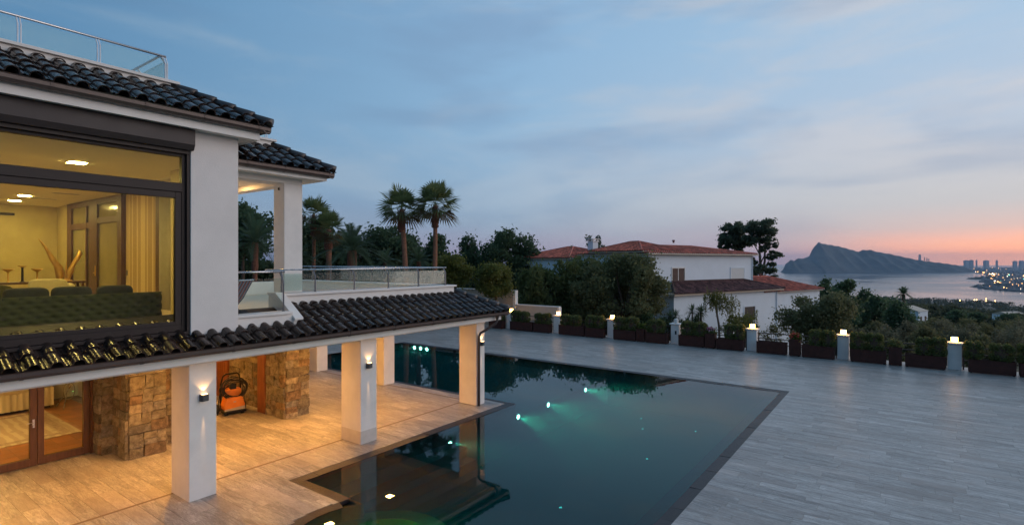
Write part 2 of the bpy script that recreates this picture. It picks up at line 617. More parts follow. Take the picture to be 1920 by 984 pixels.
def stone_mat():
    m, t, p = newmat('rough_cladding_stone')
    g = N(t, 'ShaderNodeNewGeometry')
    oi = N(t, 'ShaderNodeObjectInfo')
    r = oi.outputs['Random']
    c = ramp(t, r, [(0.0, (.15, .125, .085)), (.25, (.34, .28, .18)), (.45, (.20, .18, .14)), (.6, (.44, .36, .23)), (.75, (.24, .22, .19)),
                    (.88, (.30, .19, .10)), (1.0, (.16, .125, .085))])
    c = mixc(t, 1.0, c, (.76, .77, .80), 'MULTIPLY')
    n1 = noise(t, g.outputs['Position'], 7, 6, .65, .3)
    c = mixc(t, ramp(t, n1, [(.36, 0.0), (.66, 1.0)]), c, mixc(t, 1, c, (.36, .33, .30), 'MULTIPLY'))
    n2 = noise(t, g.outputs['Position'], 26, 4, .7)
    c = mixc(t, fmath(t, 'MULTIPLY', ramp(t, n2, [(.58, 0.0), (.72, 1.0)]), .5), c, (.45, .38, .28))
    t.links.new(c, p.inputs['Base Color'])
    p.inputs['Roughness'].default_value = .88
    b = N(t, 'ShaderNodeBump')
    b.inputs['Strength'].default_value = .9
    b.inputs['Distance'].default_value = .02
    t.links.new(fmath(t, 'ADD', n1, fmath(t, 'MULTIPLY', n2, .5)), b.inputs['Height'])
    t.links.new(b.outputs[0], p.inputs['Normal'])
    return m


M_STONE = stone_mat()
M_MORTAR = pm('dark_mortar', (.075, .06, .045), .95, .3, 9, .3, 30)


def rug_mat():
    m, t, p = newmat('patterned_rug')
    g = N(t, 'ShaderNodeNewGeometry')
    v = N(t, 'ShaderNodeTexVoronoi')
    v.inputs['Scale'].default_value = 3.0
    t.links.new(g.outputs['Position'], v.inputs['Vector'])
    w = N(t, 'ShaderNodeTexWave', wave_type='RINGS')
    w.inputs['Scale'].default_value = 1.3
    w.inputs['Distortion'].default_value = 3.0
    w.inputs['Detail'].default_value = 3.0
    t.links.new(g.outputs['Position'], w.inputs['Vector'])
    c = mixc(t, ramp(t, w.outputs['Fac'], [(.4, 0.0), (.6, 1.0)]), (.62, .50, .36), (.42, .28, .20))
    c = mixc(t, ramp(t, v.outputs['Distance'], [(.12, .8), (.3, 0.0)]), c, (.30, .20, .17))
    t.links.new(mixc(t, .45, c, (.66, .55, .40)), p.inputs['Base Color'])
    p.inputs['Roughness'].default_value = .95
    return m


M_RUG = rug_mat()


def water_mat(name, tint, bump, bscale, ior=1.33):
    m = glassmat(name, tint, ior, .0)
    t = m.node_tree
    g = N(t, 'ShaderNodeNewGeometry')
    b = N(t, 'ShaderNodeBump')
    b.inputs['Strength'].default_value = bump
    b.inputs['Distance'].default_value = .01
    t.links.new(noise(t, g.outputs['Position'], bscale, 2, .5), b.inputs['Height'])
    for n in t.nodes:
        if n.type in ('BSDF_GLOSSY', 'FRESNEL'):
            t.links.new(b.outputs[0], n.inputs['Normal'])
    return m


M_WATER = water_mat('pool_water', (.36, .82, .84), .05, 3.0)


def sea_mat():
    m, t, p = newmat('sea_water')
    p.inputs['Base Color'].default_value = (.03, .055, .075, 1)
    p.inputs['Roughness'].default_value = .16
    p.inputs['IOR'].default_value = 1.33
    g = N(t, 'ShaderNodeNewGeometry')
    n = noise(t, g.outputs['Position'], .0016, 4, .55, .4)
    t.links.new(ramp(t, n, [(.35, .10), (.65, .24)]), p.inputs['Roughness'])
    return m


M_SEA = sea_mat()

# ================================================================== SETTING
SEA_Z = -165.0


def ss(a, b, x):
    t = min(1.0, max(0.0, (x - a) / (b - a)))
    return t * t * (3 - 2 * t)


def cam_xy(R, D):
    return (D * FW[0] + R * RT[0], D * FW[1] + R * RT[1])


def terr(x, y):
    D = x * FW[0] + y * FW[1]
    R = x * RT[0] + y * RT[1]
    z = -0.9
    right = ss(-26, -12, x)
    z -= 3.0 * right * ss(33.4, 37, y)
    z -= .067 * max(0, y - 42) * (right if y < 90 else 1.0)
    z -= .10 * max(0, x - 16)
    z += 1.2 * math.sin(x * .05 + 1) * math.sin(y * .043) * ss(60, 120, y) + 5 * math.sin(x * .009) * math.sin(y * .011 + 2) * ss(150, 400, y)
    if x < -24:
        z += .10 * max(0, min(D, 120) - 48) * ss(-24, -40, x) * (1 - ss(55, 85, y))
    # wooded hill toward the bay on the right
    hx, hy = cam_xy(1490, 1480)
    d2 = ((x - hx) / 420) ** 2 + ((y - hy) / 360) ** 2
    z += 46 * math.exp(-d2)
    return max(z, SEA_Z - 12)


def build_terrain():
    nr, na = 90, 150
    rs = [0.0] + [6.0 * (2700 / 6.0) ** (i / (nr - 1)) for i in range(nr)]
    V = [(0, 0, -1.2)]
    for r in rs[1:]:
        for k in range(na):
            a = 2 * math.pi * k / na
            x, y = r * math.cos(a), r * math.sin(a)
            z = terr(x, y)
            if -26.5 < x < 12 and -8 < y < 33.3:      # keep clear of the pool basin
                z = min(z, -2.2)
            V.append((x, y, z))
    F = [(0, 1 + k, 1 + (k + 1) % na) for k in range(na)]
    for i in range(nr - 1):
        for k in range(na):
            k2 = (k + 1) % na
            F.append((1 + i * na + k, 1 + (i + 1) * na + k, 1 + (i + 1) * na + k2, 1 + i * na + k2))
    m = MB()
    m.v, m.f = V, F
    o = m.build('hillside_ground', M_EARTH, None, smooth=True)
    o['kind'] = 'structure'


build_terrain()
# sea
m = MB()
m.add([(-31000, -31000, SEA_Z), (31000, -31000, SEA_Z), (31000, 31000, SEA_Z), (-31000, 31000, SEA_Z)], [(0, 1, 2, 3)])
o = m.build('sea', M_SEA)
o['kind'] = 'structure'

# coastal plain around the bay
COAST = [(6000, 8600), (6600, 9000), (7300, 9700), (7700, 9600), (7500, 8900), (7000, 8200), (6541, 7465), (5900, 6700), (5217, 5921), (4850, 5560), (4614, 5451), (4560, 5300),
         (4250, 4850), (3914, 4518), (3782, 4292), (3420, 3890), (3140, 3653), (3060, 3560), (2960, 3400), (2890, 3240), (2860, 3066), (2840, 2960), (2700, 2750)]
INLAND = [(3600, 2000), (9000, 3000), (16000, 9000), (17000, 16000), (9000, 14500), (6800, 10500)]
poly = [cam_xy(*p) for p in COAST + INLAND]
bm = bmesh.new()
vs = [bm.verts.new((x, y, SEA_Z + 5)) for x, y in poly]
lo = [bm.verts.new((x, y, SEA_Z - 3)) for x, y in poly]
bm.faces.new(vs)
n = len(vs)
for i in range(n):
    bm.faces.new((vs[i], lo[i], lo[(i + 1) % n], vs[(i + 1) % n]))
bmesh.ops.recalc_face_normals(bm, faces=bm.faces)
me = bpy.data.meshes.new('coastal_plain')
bm.to_mesh(me)
bm.free()
link('coastal_plain', me, M_PLAIN)['kind'] = 'structure'


def inpoly(x, y, P):
    c = False
    j = len(P) - 1
    for i in range(len(P)):
        if (P[i][1] > y) != (P[j][1] > y) and x < (P[j][0] - P[i][0]) * (y - P[i][1]) / (P[j][1] - P[i][1]) + P[i][0]:
            c = not c
        j = i
    return c


# the headland mountain across the bay
def mountain(name, prof, D0, wn, wf, seed, amp):
    """prof: (R, crest z); the ridge runs across the view at depth D0, with a near and a far flank"""
    rg = np.random.default_rng(seed)
    nu, nv = 170, 37
    Rs = np.linspace(prof[0][0], prof[-1][0], nu)
    H = np.interp(Rs, [p[0] for p in prof], [p[1] for p in prof]) - SEA_Z
    ph = rg.uniform(0, 6.28, 24)
    V = []
    for i in range(nu):
        for j in range(nv):
            v = -1 + 2 * j / (nv - 1)
            w = wn if v < 0 else wf
            a = abs(v)
            f = (1 - a) ** .85 if v < 0 else (1 - a) ** 1.2
            r = Rs[i]
            nz = sum(math.sin(r * .0031 * (1.7 ** k) + ph[k] + v * 5 * (1.5 ** k)) / (1.5 ** k) for k in range(8))
            env = f * (1 - f) * 4 if f < 1 else 0
            gul = abs(math.sin(r * .012 + 2.2 * math.sin(r * .0021) + v * 2)) * env
            h = H[i] * f - amp * abs(nz) * env * .30 * min(1, H[i] / 120) - .10 * H[i] * gul
            h += 4 * math.sin(r * .05 + ph[20]) * (H[i] > 60) * (1 - a)
            x, y = cam_xy(r, D0 + v * w * (0.35 + .65 * min(1, H[i] / 300)) + 160 * math.sin(r * .0023 + ph[21]))
            V.append((x, y, SEA_Z - 2 + max(h, 0)))
    F = [(i * nv + j, (i + 1) * nv + j, (i + 1) * nv + j + 1, i * nv + j + 1) for i in range(nu - 1) for j in range(nv - 1)]
    m = MB()
    m.v, m.f = V, F
    o = m.build(name, M_MOUNT, None, smooth=True)
    o['kind'] = 'structure'


k = 8500 / 1010
mountain('headland_mountain', [((x - 960) * k, 5 + (490 - y) * k) for x, y in
         [(1458, 510), (1464, 495), (1474, 487), (1482, 489), (1487, 485), (1508, 483.5), (1517, 479), (1522, 470), (1529, 461), (1539, 453.5), (1549, 456.5),
          (1566, 458.5), (1588, 462), (1606, 467), (1617, 470.5), (1622, 471), (1629, 468), (1641, 468), (1653, 472), (1672, 476), (1690, 481), (1708, 486), (1730, 490), (1760, 494), (1800, 500)]],
         8500, 420, 260, 5, 40)

# ------------------------------------------------------------------ terrace paving
POOL_X0, POOL_Y0, POOL_Y1, POOL_Y2, POOL_XL, POOL_XR = -11.39, 6.94, 15.17, 23.09, -25.2, -3.6
SPA_C, SPA_R = (-7.95, 6.40), 1.65
DX0, DX1, DY0, DY1 = -34.0, 10.5, -4.0, 32.9
PW, PL = .30, 1.2


def pool_cut(y):
    """x interval of the pool (with its edge) across the strip at y"""
    if POOL_Y1 <= y <= POOL_Y2:
        return (POOL_XL, POOL_XR)
    if POOL_Y0 <= y < POOL_Y1:
        return (POOL_X0, POOL_XR)
    d = SPA_R ** 2 - (y - SPA_C[1]) ** 2
    if y < POOL_Y0 and d > 0:
        return (SPA_C[0] - math.sqrt(d), SPA_C[0] + math.sqrt(d))
    return None


paving = struct('terrace_paving')
m = MB()
def slab(x0, x1, y0, y1):
    m.add([(x0, y0, -.012), (x1, y0, -.012), (x1, y1, -.012), (x0, y1, -.012)], [(0, 1, 2, 3)])
slab(DX0, DX1, POOL_Y2, DY1)
slab(DX0, POOL_XL, POOL_Y1, POOL_Y2)
slab(POOL_XR, DX1, POOL_Y0, POOL_Y2)
slab(-24.5, POOL_X0, POOL_Y0, POOL_Y1)
na = 24
for i in range(na):
    ya, yb = DY0 + (POOL_Y0 - DY0) * i / na, DY0 + (POOL_Y0 - DY0) * (i + 1) / na
    c = pool_cut((ya + yb) / 2)
    if c:
        slab(-24.5, c[0], ya, yb)
        slab(c[1], DX1, ya, yb)
    else:
        slab(-24.5, DX1, ya, yb)
m.build('grout_bed', M_GROUTD, paving)
planks = []
row = 0
y = DY0
rp = random.Random(4)
while y < DY1 - .01:
    y1 = min(y + PW, DY1)
    for yb in (POOL_Y0, POOL_Y1, POOL_Y2):
        if y < yb - 1e-6 and y1 > yb:
            y1 = yb
    yc = (y + y1) / 2
    c = pool_cut(yc)
    xl = DX0 if yc > POOL_Y1 else -24.5
    ivs = [(xl, DX1)] if c is None else [(xl, c[0]), (c[1], DX1)]
    off = rp.random() * PL
    for a, b in ivs:
        if b - a < .03:
            continue
        x = a - ((a + off) % PL)
        while x < b:
            p0, p1 = max(x, a), min(x + PL, b)
            x += PL
            if p1 - p0 > .03:
                planks.append((p0 + .0015, p1 - .0015, y + .0015, y1 - .0015))
    y = y1


def screen_area(p):
    xc, yc = (p[0] + p[1]) / 2, (p[2] + p[3]) / 2
    D = xc * FW[0] + yc * FW[1]
    R = xc * RT[0] + yc * RT[1]
    if D < 2:
        return 0
    px, py = 960 + 1010 * R / D, 490 + 5 * 1010 / D
    if not (-10 < px < 1930 and py < 990):
        return 0
    # the roof and house hide part of the terrace
    if xc < -16.6 and yc < 14:
        return 0
    return (p[1] - p[0]) * (p[3] - p[2]) / D ** 3 * 1e4


full = [p for p in planks if abs((p[1] - p[0]) - (PL - .003)) < .002 and abs((p[3] - p[2]) - (PW - .003)) < .002]
full.sort(key=screen_area, reverse=True)
big = set(full[:300])


def plank_verts(x0, x1, y0, y1, z0=-.011, z1=0.0, b=.002):
    return ([(x0, y0, z0), (x1, y0, z0), (x1, y1, z0), (x0, y1, z0), (x0, y0, z1 - b), (x1, y0, z1 - b), (x1, y1, z1 - b), (x0, y1, z1 - b),
             (x0 + b, y0 + b, z1), (x1 - b, y0 + b, z1), (x1 - b, y1 - b, z1), (x0 + b, y1 - b, z1)],
            [(0, 1, 5, 4), (1, 2, 6, 5), (2, 3, 7, 6), (3, 0, 4, 7), (4, 5, 9, 8), (5, 6, 10, 9), (6, 7, 11, 10), (7, 4, 8, 11), (8, 9, 10, 11)])


pmesh = MB().add(*plank_verts(-(PL - .003) / 2, (PL - .003) / 2, -(PW - .003) / 2, (PW - .003) / 2)).mesh('paving_plank')
pmesh.materials.append(M_PLANK)
for p in full[:300]:
    inst('paving_plank', pmesh, paving, Matrix.Translation(((p[0] + p[1]) / 2, (p[2] + p[3]) / 2, rp.uniform(-.0008, .0008))))
rest = MB()
for p in planks:
    if p not in big:
        rest.add(*plank_verts(*p))
rest.build('paving_planks', M_PLANK, paving, kind='stuff')
# brown joint strips that frame the covered part of the terrace
m = MB()
m.box(-12.80, -12.73, -4, 14.66, .0015, .004)
m.build('joint_strip', pm('brown_joint', (.20, .15, .11), .7, .15, 6), paving)
m = MB()
m.box(-24.4, -12.73, 14.66, 14.73, .0015, .0045)
m.build('joint_strip', MATS['brown_joint'], paving)
# terrace retaining slab edge
m = MB()
m.box(DX0, DX1, DY1, DY1 + .35, -6, -.004)
m.box(DX1, DX1 + .3, DY0, DY1, -6, -.004)
m.build('retaining_wall', M_GWALL, paving)

# ------------------------------------------------------------------ swimming pool
def arc(c, r, a0, a1, n):
    return [(c[0] + r * math.cos(a0 + (a1 - a0) * i / n), c[1] + r * math.sin(a0 + (a1 - a0) * i / n)) for i in range(n + 1)]


def pool_outline(e):
    """pool boundary moved inward by e"""
    r = SPA_R - e
    yb = POOL_Y0 + e
    dy = yb - SPA_C[1]
    dx = math.sqrt(r * r - dy * dy)
    a_r, a_l = math.atan2(dy, dx), math.atan2(dy, -dx)
    P = [(POOL_X0 + e, yb), (POOL_X0 + e, POOL_Y1 + e), (POOL_XL + e, POOL_Y1 + e), (POOL_XL + e, POOL_Y2 - e), (POOL_XR - e, POOL_Y2 - e), (POOL_XR - e, yb)]
    P += arc(SPA_C, r, a_r, a_l - 2 * math.pi, 40)
    return P


pool = struct('swimming_pool')
out0, out1 = pool_outline(0.0), pool_outline(.27)
# basin walls + floors
m = MB()
n = len(out1)
vs = [(x, y, -.03) for x, y in out1] + [(x, y, -1.7) for x, y in out1]
m.add(vs, [(i, (i + 1) % n, n + (i + 1) % n, n + i) for i in range(n)])
m.build('basin_wall', M_BASIN, pool)
m = MB()
m.add([(x, y, -1.65) for x, y in pool_outline(.1)], [tuple(range(len(out1)))[::-1]])
m.build('basin_floor', M_BASIN, pool)
m = MB()
m.box(POOL_XL + .2, -11.15, POOL_Y1 + .2, POOL_Y2 - .2, -1.6, -.42)
m.build('shallow_shelf', M_BASIN, pool)
m = MB()
m.box(-3.6 - .28 - .55, -3.6 - .27, 7.3, 22.7, -1.6, -.32)
m.build('underwater_ledge', M_BASIN, pool)
# spa bench
SB = (-7.98, 6.72)
m = MB()
n = 48
for (ra, rb, z0, z1) in ((.98, 1.36, -1.6, -.30),):
    vs = []
    for r, z in ((ra, z0), (ra, z1), (rb, z1), (rb, z0)):
        vs += [(SB[0] + r * math.cos(2 * math.pi * i / n), SB[1] + r * math.sin(2 * math.pi * i / n), z) for i in range(n)]
    m.add(vs, [(k * n + i, k * n + (i + 1) % n, (k + 1) * n + (i + 1) % n, (k + 1) * n + i) for k in range(3) for i in range(n)])
m.build('spa_bench', M_BENCH, pool)
# steps between house side and spa
m = MB()
for i in range(4):
    m.box(-11.1, -10.4 + i * .35, 7.2, 12.0, -1.6, -.45 - .28 * i)
m.build('entry_step', M_BASIN, pool)
# coping stones: dark wet edge, one stone after another
m = None
cop_n = 0
def coping_run(p, q, inn, L=.6):
    global cop_n
    p, q, inn = Vector((*p, 0)), Vector((*q, 0)), Vector((*inn, 0))
    d = q - p
    nn = max(1, round(d.length / L))
    for i in range(nn):
        a, b = p + d * (i / nn), p + d * ((i + 1) / nn)
        t = d.normalized() * .003
        dz = random.uniform(-.003, .003)
        a, b = a + t, b - t
        top = [a + inn * .002, b + inn * .002, b + inn * .28, a + inn * .28]
        w = random.uniform(.0, .012)
        vs = [(v.x, v.y, -.10) for v in top] + [(v.x, v.y, (-.006 if k < 2 else -.014 - w) + dz) for k, v in enumerate(top)]
        mb = MB().add(vs, [(0, 3, 2, 1), (4, 5, 6, 7), (0, 1, 5, 4), (1, 2, 6, 5), (2, 3, 7, 6), (3, 0, 4, 7)])
        mb.build('coping_stone', M_COPE, pool)
        cop_n += 1
coping_run((POOL_X0, POOL_Y0), (POOL_X0, POOL_Y1 + .28), (1, 0))
coping_run((POOL_X0, POOL_Y1), (POOL_XL, POOL_Y1), (0, 1), 1.0)
coping_run((POOL_XL, POOL_Y2), (POOL_XR, POOL_Y2), (0, -1), .8)
coping_run((POOL_XR, POOL_Y2 - .28), (POOL_XR, POOL_Y0 + .28), (-1, 0))
coping_run((POOL_X0 + .28, POOL_Y0), (-9.51, POOL_Y0), (0, 1))
aa = arc(SPA_C, SPA_R, math.atan2(.54, -1.56), math.atan2(.54, 1.56) + 2 * math.pi, 18)
for i in range(18):
    a, b = Vector((*aa[i], 0)), Vector((*aa[i + 1], 0))
    ia, ib = [Vector((SPA_C[0] + (v.x - SPA_C[0]) * (SPA_R - .25) / SPA_R, SPA_C[1] + (v.y - SPA_C[1]) * (SPA_R - .25) / SPA_R, 0)) for v in (a, b)]
    top = [a, b, ib, ia]
    MB().add([(v.x, v.y, -.10) for v in top] + [(v.x, v.y, -.008 if k < 2 else -.02) for k, v in enumerate(top)],
             [(0, 3, 2, 1), (4, 5, 6, 7), (0, 1, 5, 4), (1, 2, 6, 5), (2, 3, 7, 6), (3, 0, 4, 7)]).build('coping_stone', M_COPE, pool)
# water
o2 = pool_outline(.2)
m = MB()
m.add([(x, y, -.028) for x, y in o2], [tuple(range(len(o2)))[::-1]])
o = m.build('pool_water', M_WATER)
o['kind'] = 'structure'
# the water itself: slightly cloudy, so that lamps glow in it
wb = bpy.data.materials.new('cloudy_water')
wb.use_nodes = True
wbt = wb.node_tree
wbt.nodes.remove(wbt.nodes['Principled BSDF'])
wv = N(wbt, 'ShaderNodeVolumePrincipled')
wv.inputs['Color'].default_value = (.06, .72, .66, 1)
wv.inputs['Density'].default_value = .24
wv.inputs['Anisotropy'].default_value = .2
wbt.links.new(wv.outputs[0], wbt.nodes['Material Output'].inputs['Volume'])
MB().prism(pool_outline(.26)[::-1], 'z', -1.64, -.034).build('water_body', wb, pool)


def underwater_lamp(loc, nrm, watts, label):
    t = thing('underwater_lamp', label, 'pool lamp', loc, 0, 'round lamps under the pool water')
    c = Vector(loc)
    nv = Vector(nrm)
    MB().tube([c - nv * .03, c + nv * .012], [.13, .12], 16).build('rim', M_STEEL, t)
    MB().tube([c + nv * .010, c + nv * .022], [.085, .075], 14).build('lens', E_POOL, t)
    l = bpy.data.lights.new('beam', 'SPOT')
    l.energy = watts
    l.color = (.42, 1.0, .62)
    l.spot_size = rad(60)
    l.spot_blend = .9
    l.shadow_soft_size = .06
    lo_ = bpy.data.objects.new('beam', l)
    COL.objects.link(lo_)
    lo_.parent = t
    lo_.location = nv * .06
    lo_.rotation_euler = (-nv + Vector((0, 0, .10))).to_track_quat('Z', 'Y').to_euler()


underwater_lamp((-11.08, 12.0, -.5), (1, 0, 0), 150, 'greenish underwater lamp in the pool wall between the middle and far portico columns')
underwater_lamp((-11.12, 15.6, -.52), (1, 0, 0), 170, 'greenish underwater lamp nearest the corner tip of the terrace')
underwater_lamp((-11.12, 17.6, -.52), (1, 0, 0), 190, 'greenish underwater lamp in mid pool, second beyond the terrace corner')
underwater_lamp((-11.12, 20.6, -.52), (1, 0, 0), 210, 'greenish underwater lamp farthest out in mid pool, near the far edge')
for i, (px_, lab) in enumerate(((777, 'leftmost of the three glowing discs standing for lamp reflections at the far corner of the pool'), (788.5, 'middle of the three glowing discs standing for lamp reflections at the far corner of the pool'),
                                (800, 'rightmost of the three glowing discs standing for lamp reflections at the far corner of the pool'))):
    P = at(px_, 33.0)  # glowing discs added in place of lamp reflections on the water
    k_ = (POOL_Y2 - .29) / P.y
    t = thing('underwater_lamp', lab, 'pool lamp', (P.x * k_, POOL_Y2 - .29, -.20), 0, 'round lamps under the pool water')
    MB().tube([(P.x * k_, POOL_Y2 - .27, -.20), (P.x * k_, POOL_Y2 - .31, -.20)], [.10, .09], 12).build('lens', E_POOL, t)
for i, (x_, y_, z_, lab) in enumerate(((-7.0, 17.3, -1.62, 'small turquoise pool light dot in the middle of the deep water'),
                                       (-7.5, 12.5, -1.62, 'small turquoise pool light dot in the foreground water'),
                                       (-9.0, 21.6, -1.62, 'faint turquoise pool light dot near the far pool edge'),
                                       (-8.4, 20.3, -1.62, 'turquoise pool light dot left of the pair under the far right water'),
                                       (-6.6, 21.2, -1.62, 'turquoise pool light dot right of the pair under the far right water'))):
    t = thing('pool_floor_light', lab, 'floor light', (x_, y_, z_), 0, 'small turquoise lights in the pool floor')
    MB().lathe([(.055, 0), (.055, .012), (.045, .016)], (x_, y_, z_ - .02), 10).build('rim', M_STEEL, t)
    MB().lathe([(.04, 0), (.04, .006)], (x_, y_, z_ - .002), 10).build('lens', E_LED, t)
# spa lamp under the bench edge
t = thing('spa_lamp', 'green lamp glowing under water inside the round spa', 'pool lamp', (-7.0, 6.75, -.75))
MB().tube([(-7.02, 6.75, -.75), (-7.05, 6.75, -.75)], [.07, .06], 12).build('lens', E_POOL, t)
l = bpy.data.lights.new('glow', 'POINT')
l.energy = 22
l.color = (.55, 1.0, .25)
l.shadow_soft_size = .05
lo_ = bpy.data.objects.new('glow', l)
COL.objects.link(lo_)
lo_.parent = t
lo_.location = (-.35, .35, .52)

# ================================================================== VILLA
villa = thing('villa', 'white two storey villa with dark glazed tile roofs and lit portico beside the pool', 'villa', (-16, 6, 0))


def wall(x0, x1, y0, y1, z0, z1, mat=M_WHITE, name='wall', bevel=0.0, parent=villa):
    return MB().box(x0, x1, y0, y1, z0, z1).build(name, mat, parent, bevel=bevel)


# --- columns of the portico
for (x0, x1, y0, y1) in ((-12.85, -12.0, 5.08, 5.63), (-12.85, -12.0, 9.44, 9.99), (-12.80, -12.0, 14.36, 14.80),
                         (-17.62, -17.0, 14.52, 15.08), (-22.25, -21.55, 14.52, 15.08)):
    c = wall(x0, x1, y0, y1, 0.0, 2.86, M_COL, 'column', .012)
    # stained grey base of the middle column, built as a plinth
    if y0 != 9.44:
        continue
    MB().box(x0 - .004, x1 + .004, y0 - .004, y1 + .004, 0, .36).build('plinth', pm('plinth_stone', (.55, .51, .47), .6, .1, 3) if 'plinth_stone' not in MATS else MATS['plinth_stone'], c, bevel=.006)
# edge beam and portico ceiling
wall(-12.85, -12.004, -4, 14.84, 2.84, 3.05, M_WHITE, 'edge_beam')
wall(-22.3, -12.852, 14.50, 14.84, 2.84, 3.05, M_WHITE, 'edge_beam')
wall(-24.6, -11.66, -4, 15.28, 2.945, 3.09, M_WHITE, 'portico_ceiling')
# --- ground floor walls
wall(-17.45, -17.2, -4, 1.9, 0, 2.9, M_WHITE)
wall(-17.45, -17.2, 1.9, 4.95, 2.42, 2.9, M_WHITE)
wall(-17.45, -17.2, 4.95, 6.70, 0, 2.9, M_MORTAR)
wall(-21.5, -17.45, 6.45, 6.70, 0, 2.9, M_MORTAR)
wall(-21.6, -21.3, 6.2, 10.4, 0, 2.9, M_MORTAR)
wall(-21.5, -16.02, 9.90, 10.28, 0, 2.9, M_WHITE)
wall(-24.6, -21.6, 10.1, 10.4, 0, 2.9, M_WHITE)
wall(-25.3, -25.0, -4, 10.4, 0, 2.9, M_WHITE)
wall(-25.3, -17.45, 6.70, 6.9, 0, 2.9, M_WHITE)
wall(-25.3, -17.45, -.2, 0.0, 0, 2.9, M_WHITE)


# --- rubble stone cladding, stone by stone
def block_mesh(seed):
    rg = random.Random(seed)
    bm = bmesh.new()
    bmesh.ops.create_cube(bm, size=1.0)
    bmesh.ops.bevel(bm, geom=list(bm.edges), offset=.07, segments=1, affect='EDGES')
    for v in bm.verts:
        v.co += Vector((rg.uniform(-.05, .05), rg.uniform(-.035, .035), rg.uniform(-.05, .05)))
    me = bpy.data.meshes.new('stone')
    bm.to_mesh(me)
    bm.free()
    me.materials.append(M_STONE)
    return me


BLOCKS = [block_mesh(i) for i in range(8)]


def cut_rect(x0, x1, y0, y1, rg, out, mx=.40, mh=.30):
    w, h = x1 - x0, y1 - y0
    if w <= mx * rg.uniform(.75, 1.2) and h <= mh * rg.uniform(.75, 1.2):
        out.append((x0, x1, y0, y1))
        return
    if (w / mx > h / mh and w > .26) or h < .22:
        t = x0 + w * rg.uniform(.36, .64)
        cut_rect(x0, t, y0, y1, rg, out, mx, mh)
        cut_rect(t, x1, y0, y1, rg, out, mx, mh)
    else:
        t = y0 + h * rg.uniform(.36, .64)
        cut_rect(x0, x1, y0, t, rg, out, mx, mh)
        cut_rect(x0, x1, t, y1, rg, out, mx, mh)


def stone_face(parent, p, u, nrm, w, h, seed, depth=.10, mx=.50, mh=.38, z0=0.0):
    rg = random.Random(seed)
    u, nrm, p = Vector(u), Vector(nrm), Vector(p)
    out = []
    cut_rect(0, w, 0, h, rg, out, mx, mh)
    for (a, b, c, d) in out:
        g = .006
        ex = rg.uniform(0, .035)
        ctr = p + u * ((a + b) / 2) + Vector((0, 0, z0 + (c + d) / 2)) + nrm * (ex / 2)
        rx = Matrix((u, nrm, Vector((0, 0, 1)))).transposed()
        S = Matrix.Diagonal((max(b - a - g, .05), depth + ex, max(d - c - g, .05)))
        R = Matrix.Rotation(rg.uniform(-.02, .02), 3, 'Y')
        inst('stone', BLOCKS[rg.randrange(8)], parent, Matrix.Translation(ctr) @ (rx @ R @ S).to_4x4())


def stone_pillar(x0, x1, y0, y1, z1, faces, seed, label=None):
    core = MB().box(x0, x1, y0, y1, 0, z1).build('stone_pillar', M_MORTAR, villa)
    d = .012
    for f in faces:
        if f == '+x':
            stone_face(core, (x1 - d, y0, 0), (0, 1, 0), (1, 0, 0), y1 - y0, z1, seed)
        if f == '-y':
            stone_face(core, (x0, y0 + d, 0), (1, 0, 0), (0, -1, 0), x1 - x0, z1, seed + 1)
        if f == '+y':
            stone_face(core, (x0, y1 - d, 0), (1, 0, 0), (0, 1, 0), x1 - x0, z1, seed + 1)
    return core


stone_pillar(-17.19, -16.75, 4.98, 5.34, 2.9, ['+x', '-y'], 21)
stone_pillar(-16.74, -15.80, 5.26, 6.10, 2.9, ['+x', '-y'], 31)
stone_pillar(-17.19, -16.45, 6.11, 6.66, 2.9, ['+x'], 41)
stone_pillar(-16.98, -15.90, 9.58, 10.40, 2.9, ['+x', '-y'], 52)
sw = MB().box(-19.85, -17.46, 9.80, 9.895, 0, 2.9).build('stone_wall', M_MORTAR, villa)
stone_face(sw, (-19.85, 9.81, 0), (1, 0, 0), (0, -1, 0), 2.39, 2.9, 61, .08, .5, .36)
sw = MB().box(-21.29, -21.22, 8.9, 9.88, 0, 2.9).build('stone_wall', M_MORTAR, villa)
stone_face(sw, (-21.23, 8.9, 0), (0, 1, 0), (1, 0, 0), .98, 2.9, 71, .08, .5, .36)
# timber door in the recess and the timber jamb beside the big stone pillar
d = MB().box(-20.95, -19.90, 9.72, 9.80, 0.02, 2.6).build('timber_door', M_WOOD2, villa)
for i in range(7):
    MB().box(-20.93 + i * .147, -20.80 + i * .147, 9.70, 9.722, .03, 2.58).build('board', M_WOOD2, d, bevel=.004)
MB().box(-17.44, -17.0, 9.50, 9.79, 0, 2.9).build('door_jamb', M_WOOD2, villa, bevel=.006)

# --- glazed double door of the ground floor room
door_y = [(1.98, 3.80), (3.81, 4.86)]
for (a, b) in door_y:
    f = MB()
    w = .13
    f.box(-17.30, -17.18, a, a + w, 0.02, 2.40)
    f.box(-17.30, -17.18, b - w, b, 0.02, 2.40)
    f.box(-17.299, -17.181, a + w, b - w, 0.02, .20)
    f.box(-17.299, -17.181, a + w, b - w, 2.26, 2.40)
    d = f.build('door', M_WOOD, villa, bevel=.006)
    MB().box(-17.245, -17.235, a + w, b - w, .20, 2.26).build('pane', M_GLASS, d)
    if a > 3 or True:
        hy = b - .065 if a < 3 else a + .065
        if a < 3:
            h = MB()
            h.box(-17.175, -17.165, hy - .02, hy + .02, .95, 1.15)
            h.tube([(-17.17, hy, 1.08), (-17.12, hy, 1.08), (-17.115, hy - .13, 1.08)], .011, 6)
            h.build('handle', M_STEEL, d)
MB().box(-17.34, -17.16, 4.87, 4.955, 0, 2.42).build('door_frame', M_WOOD, villa, bevel=.005)

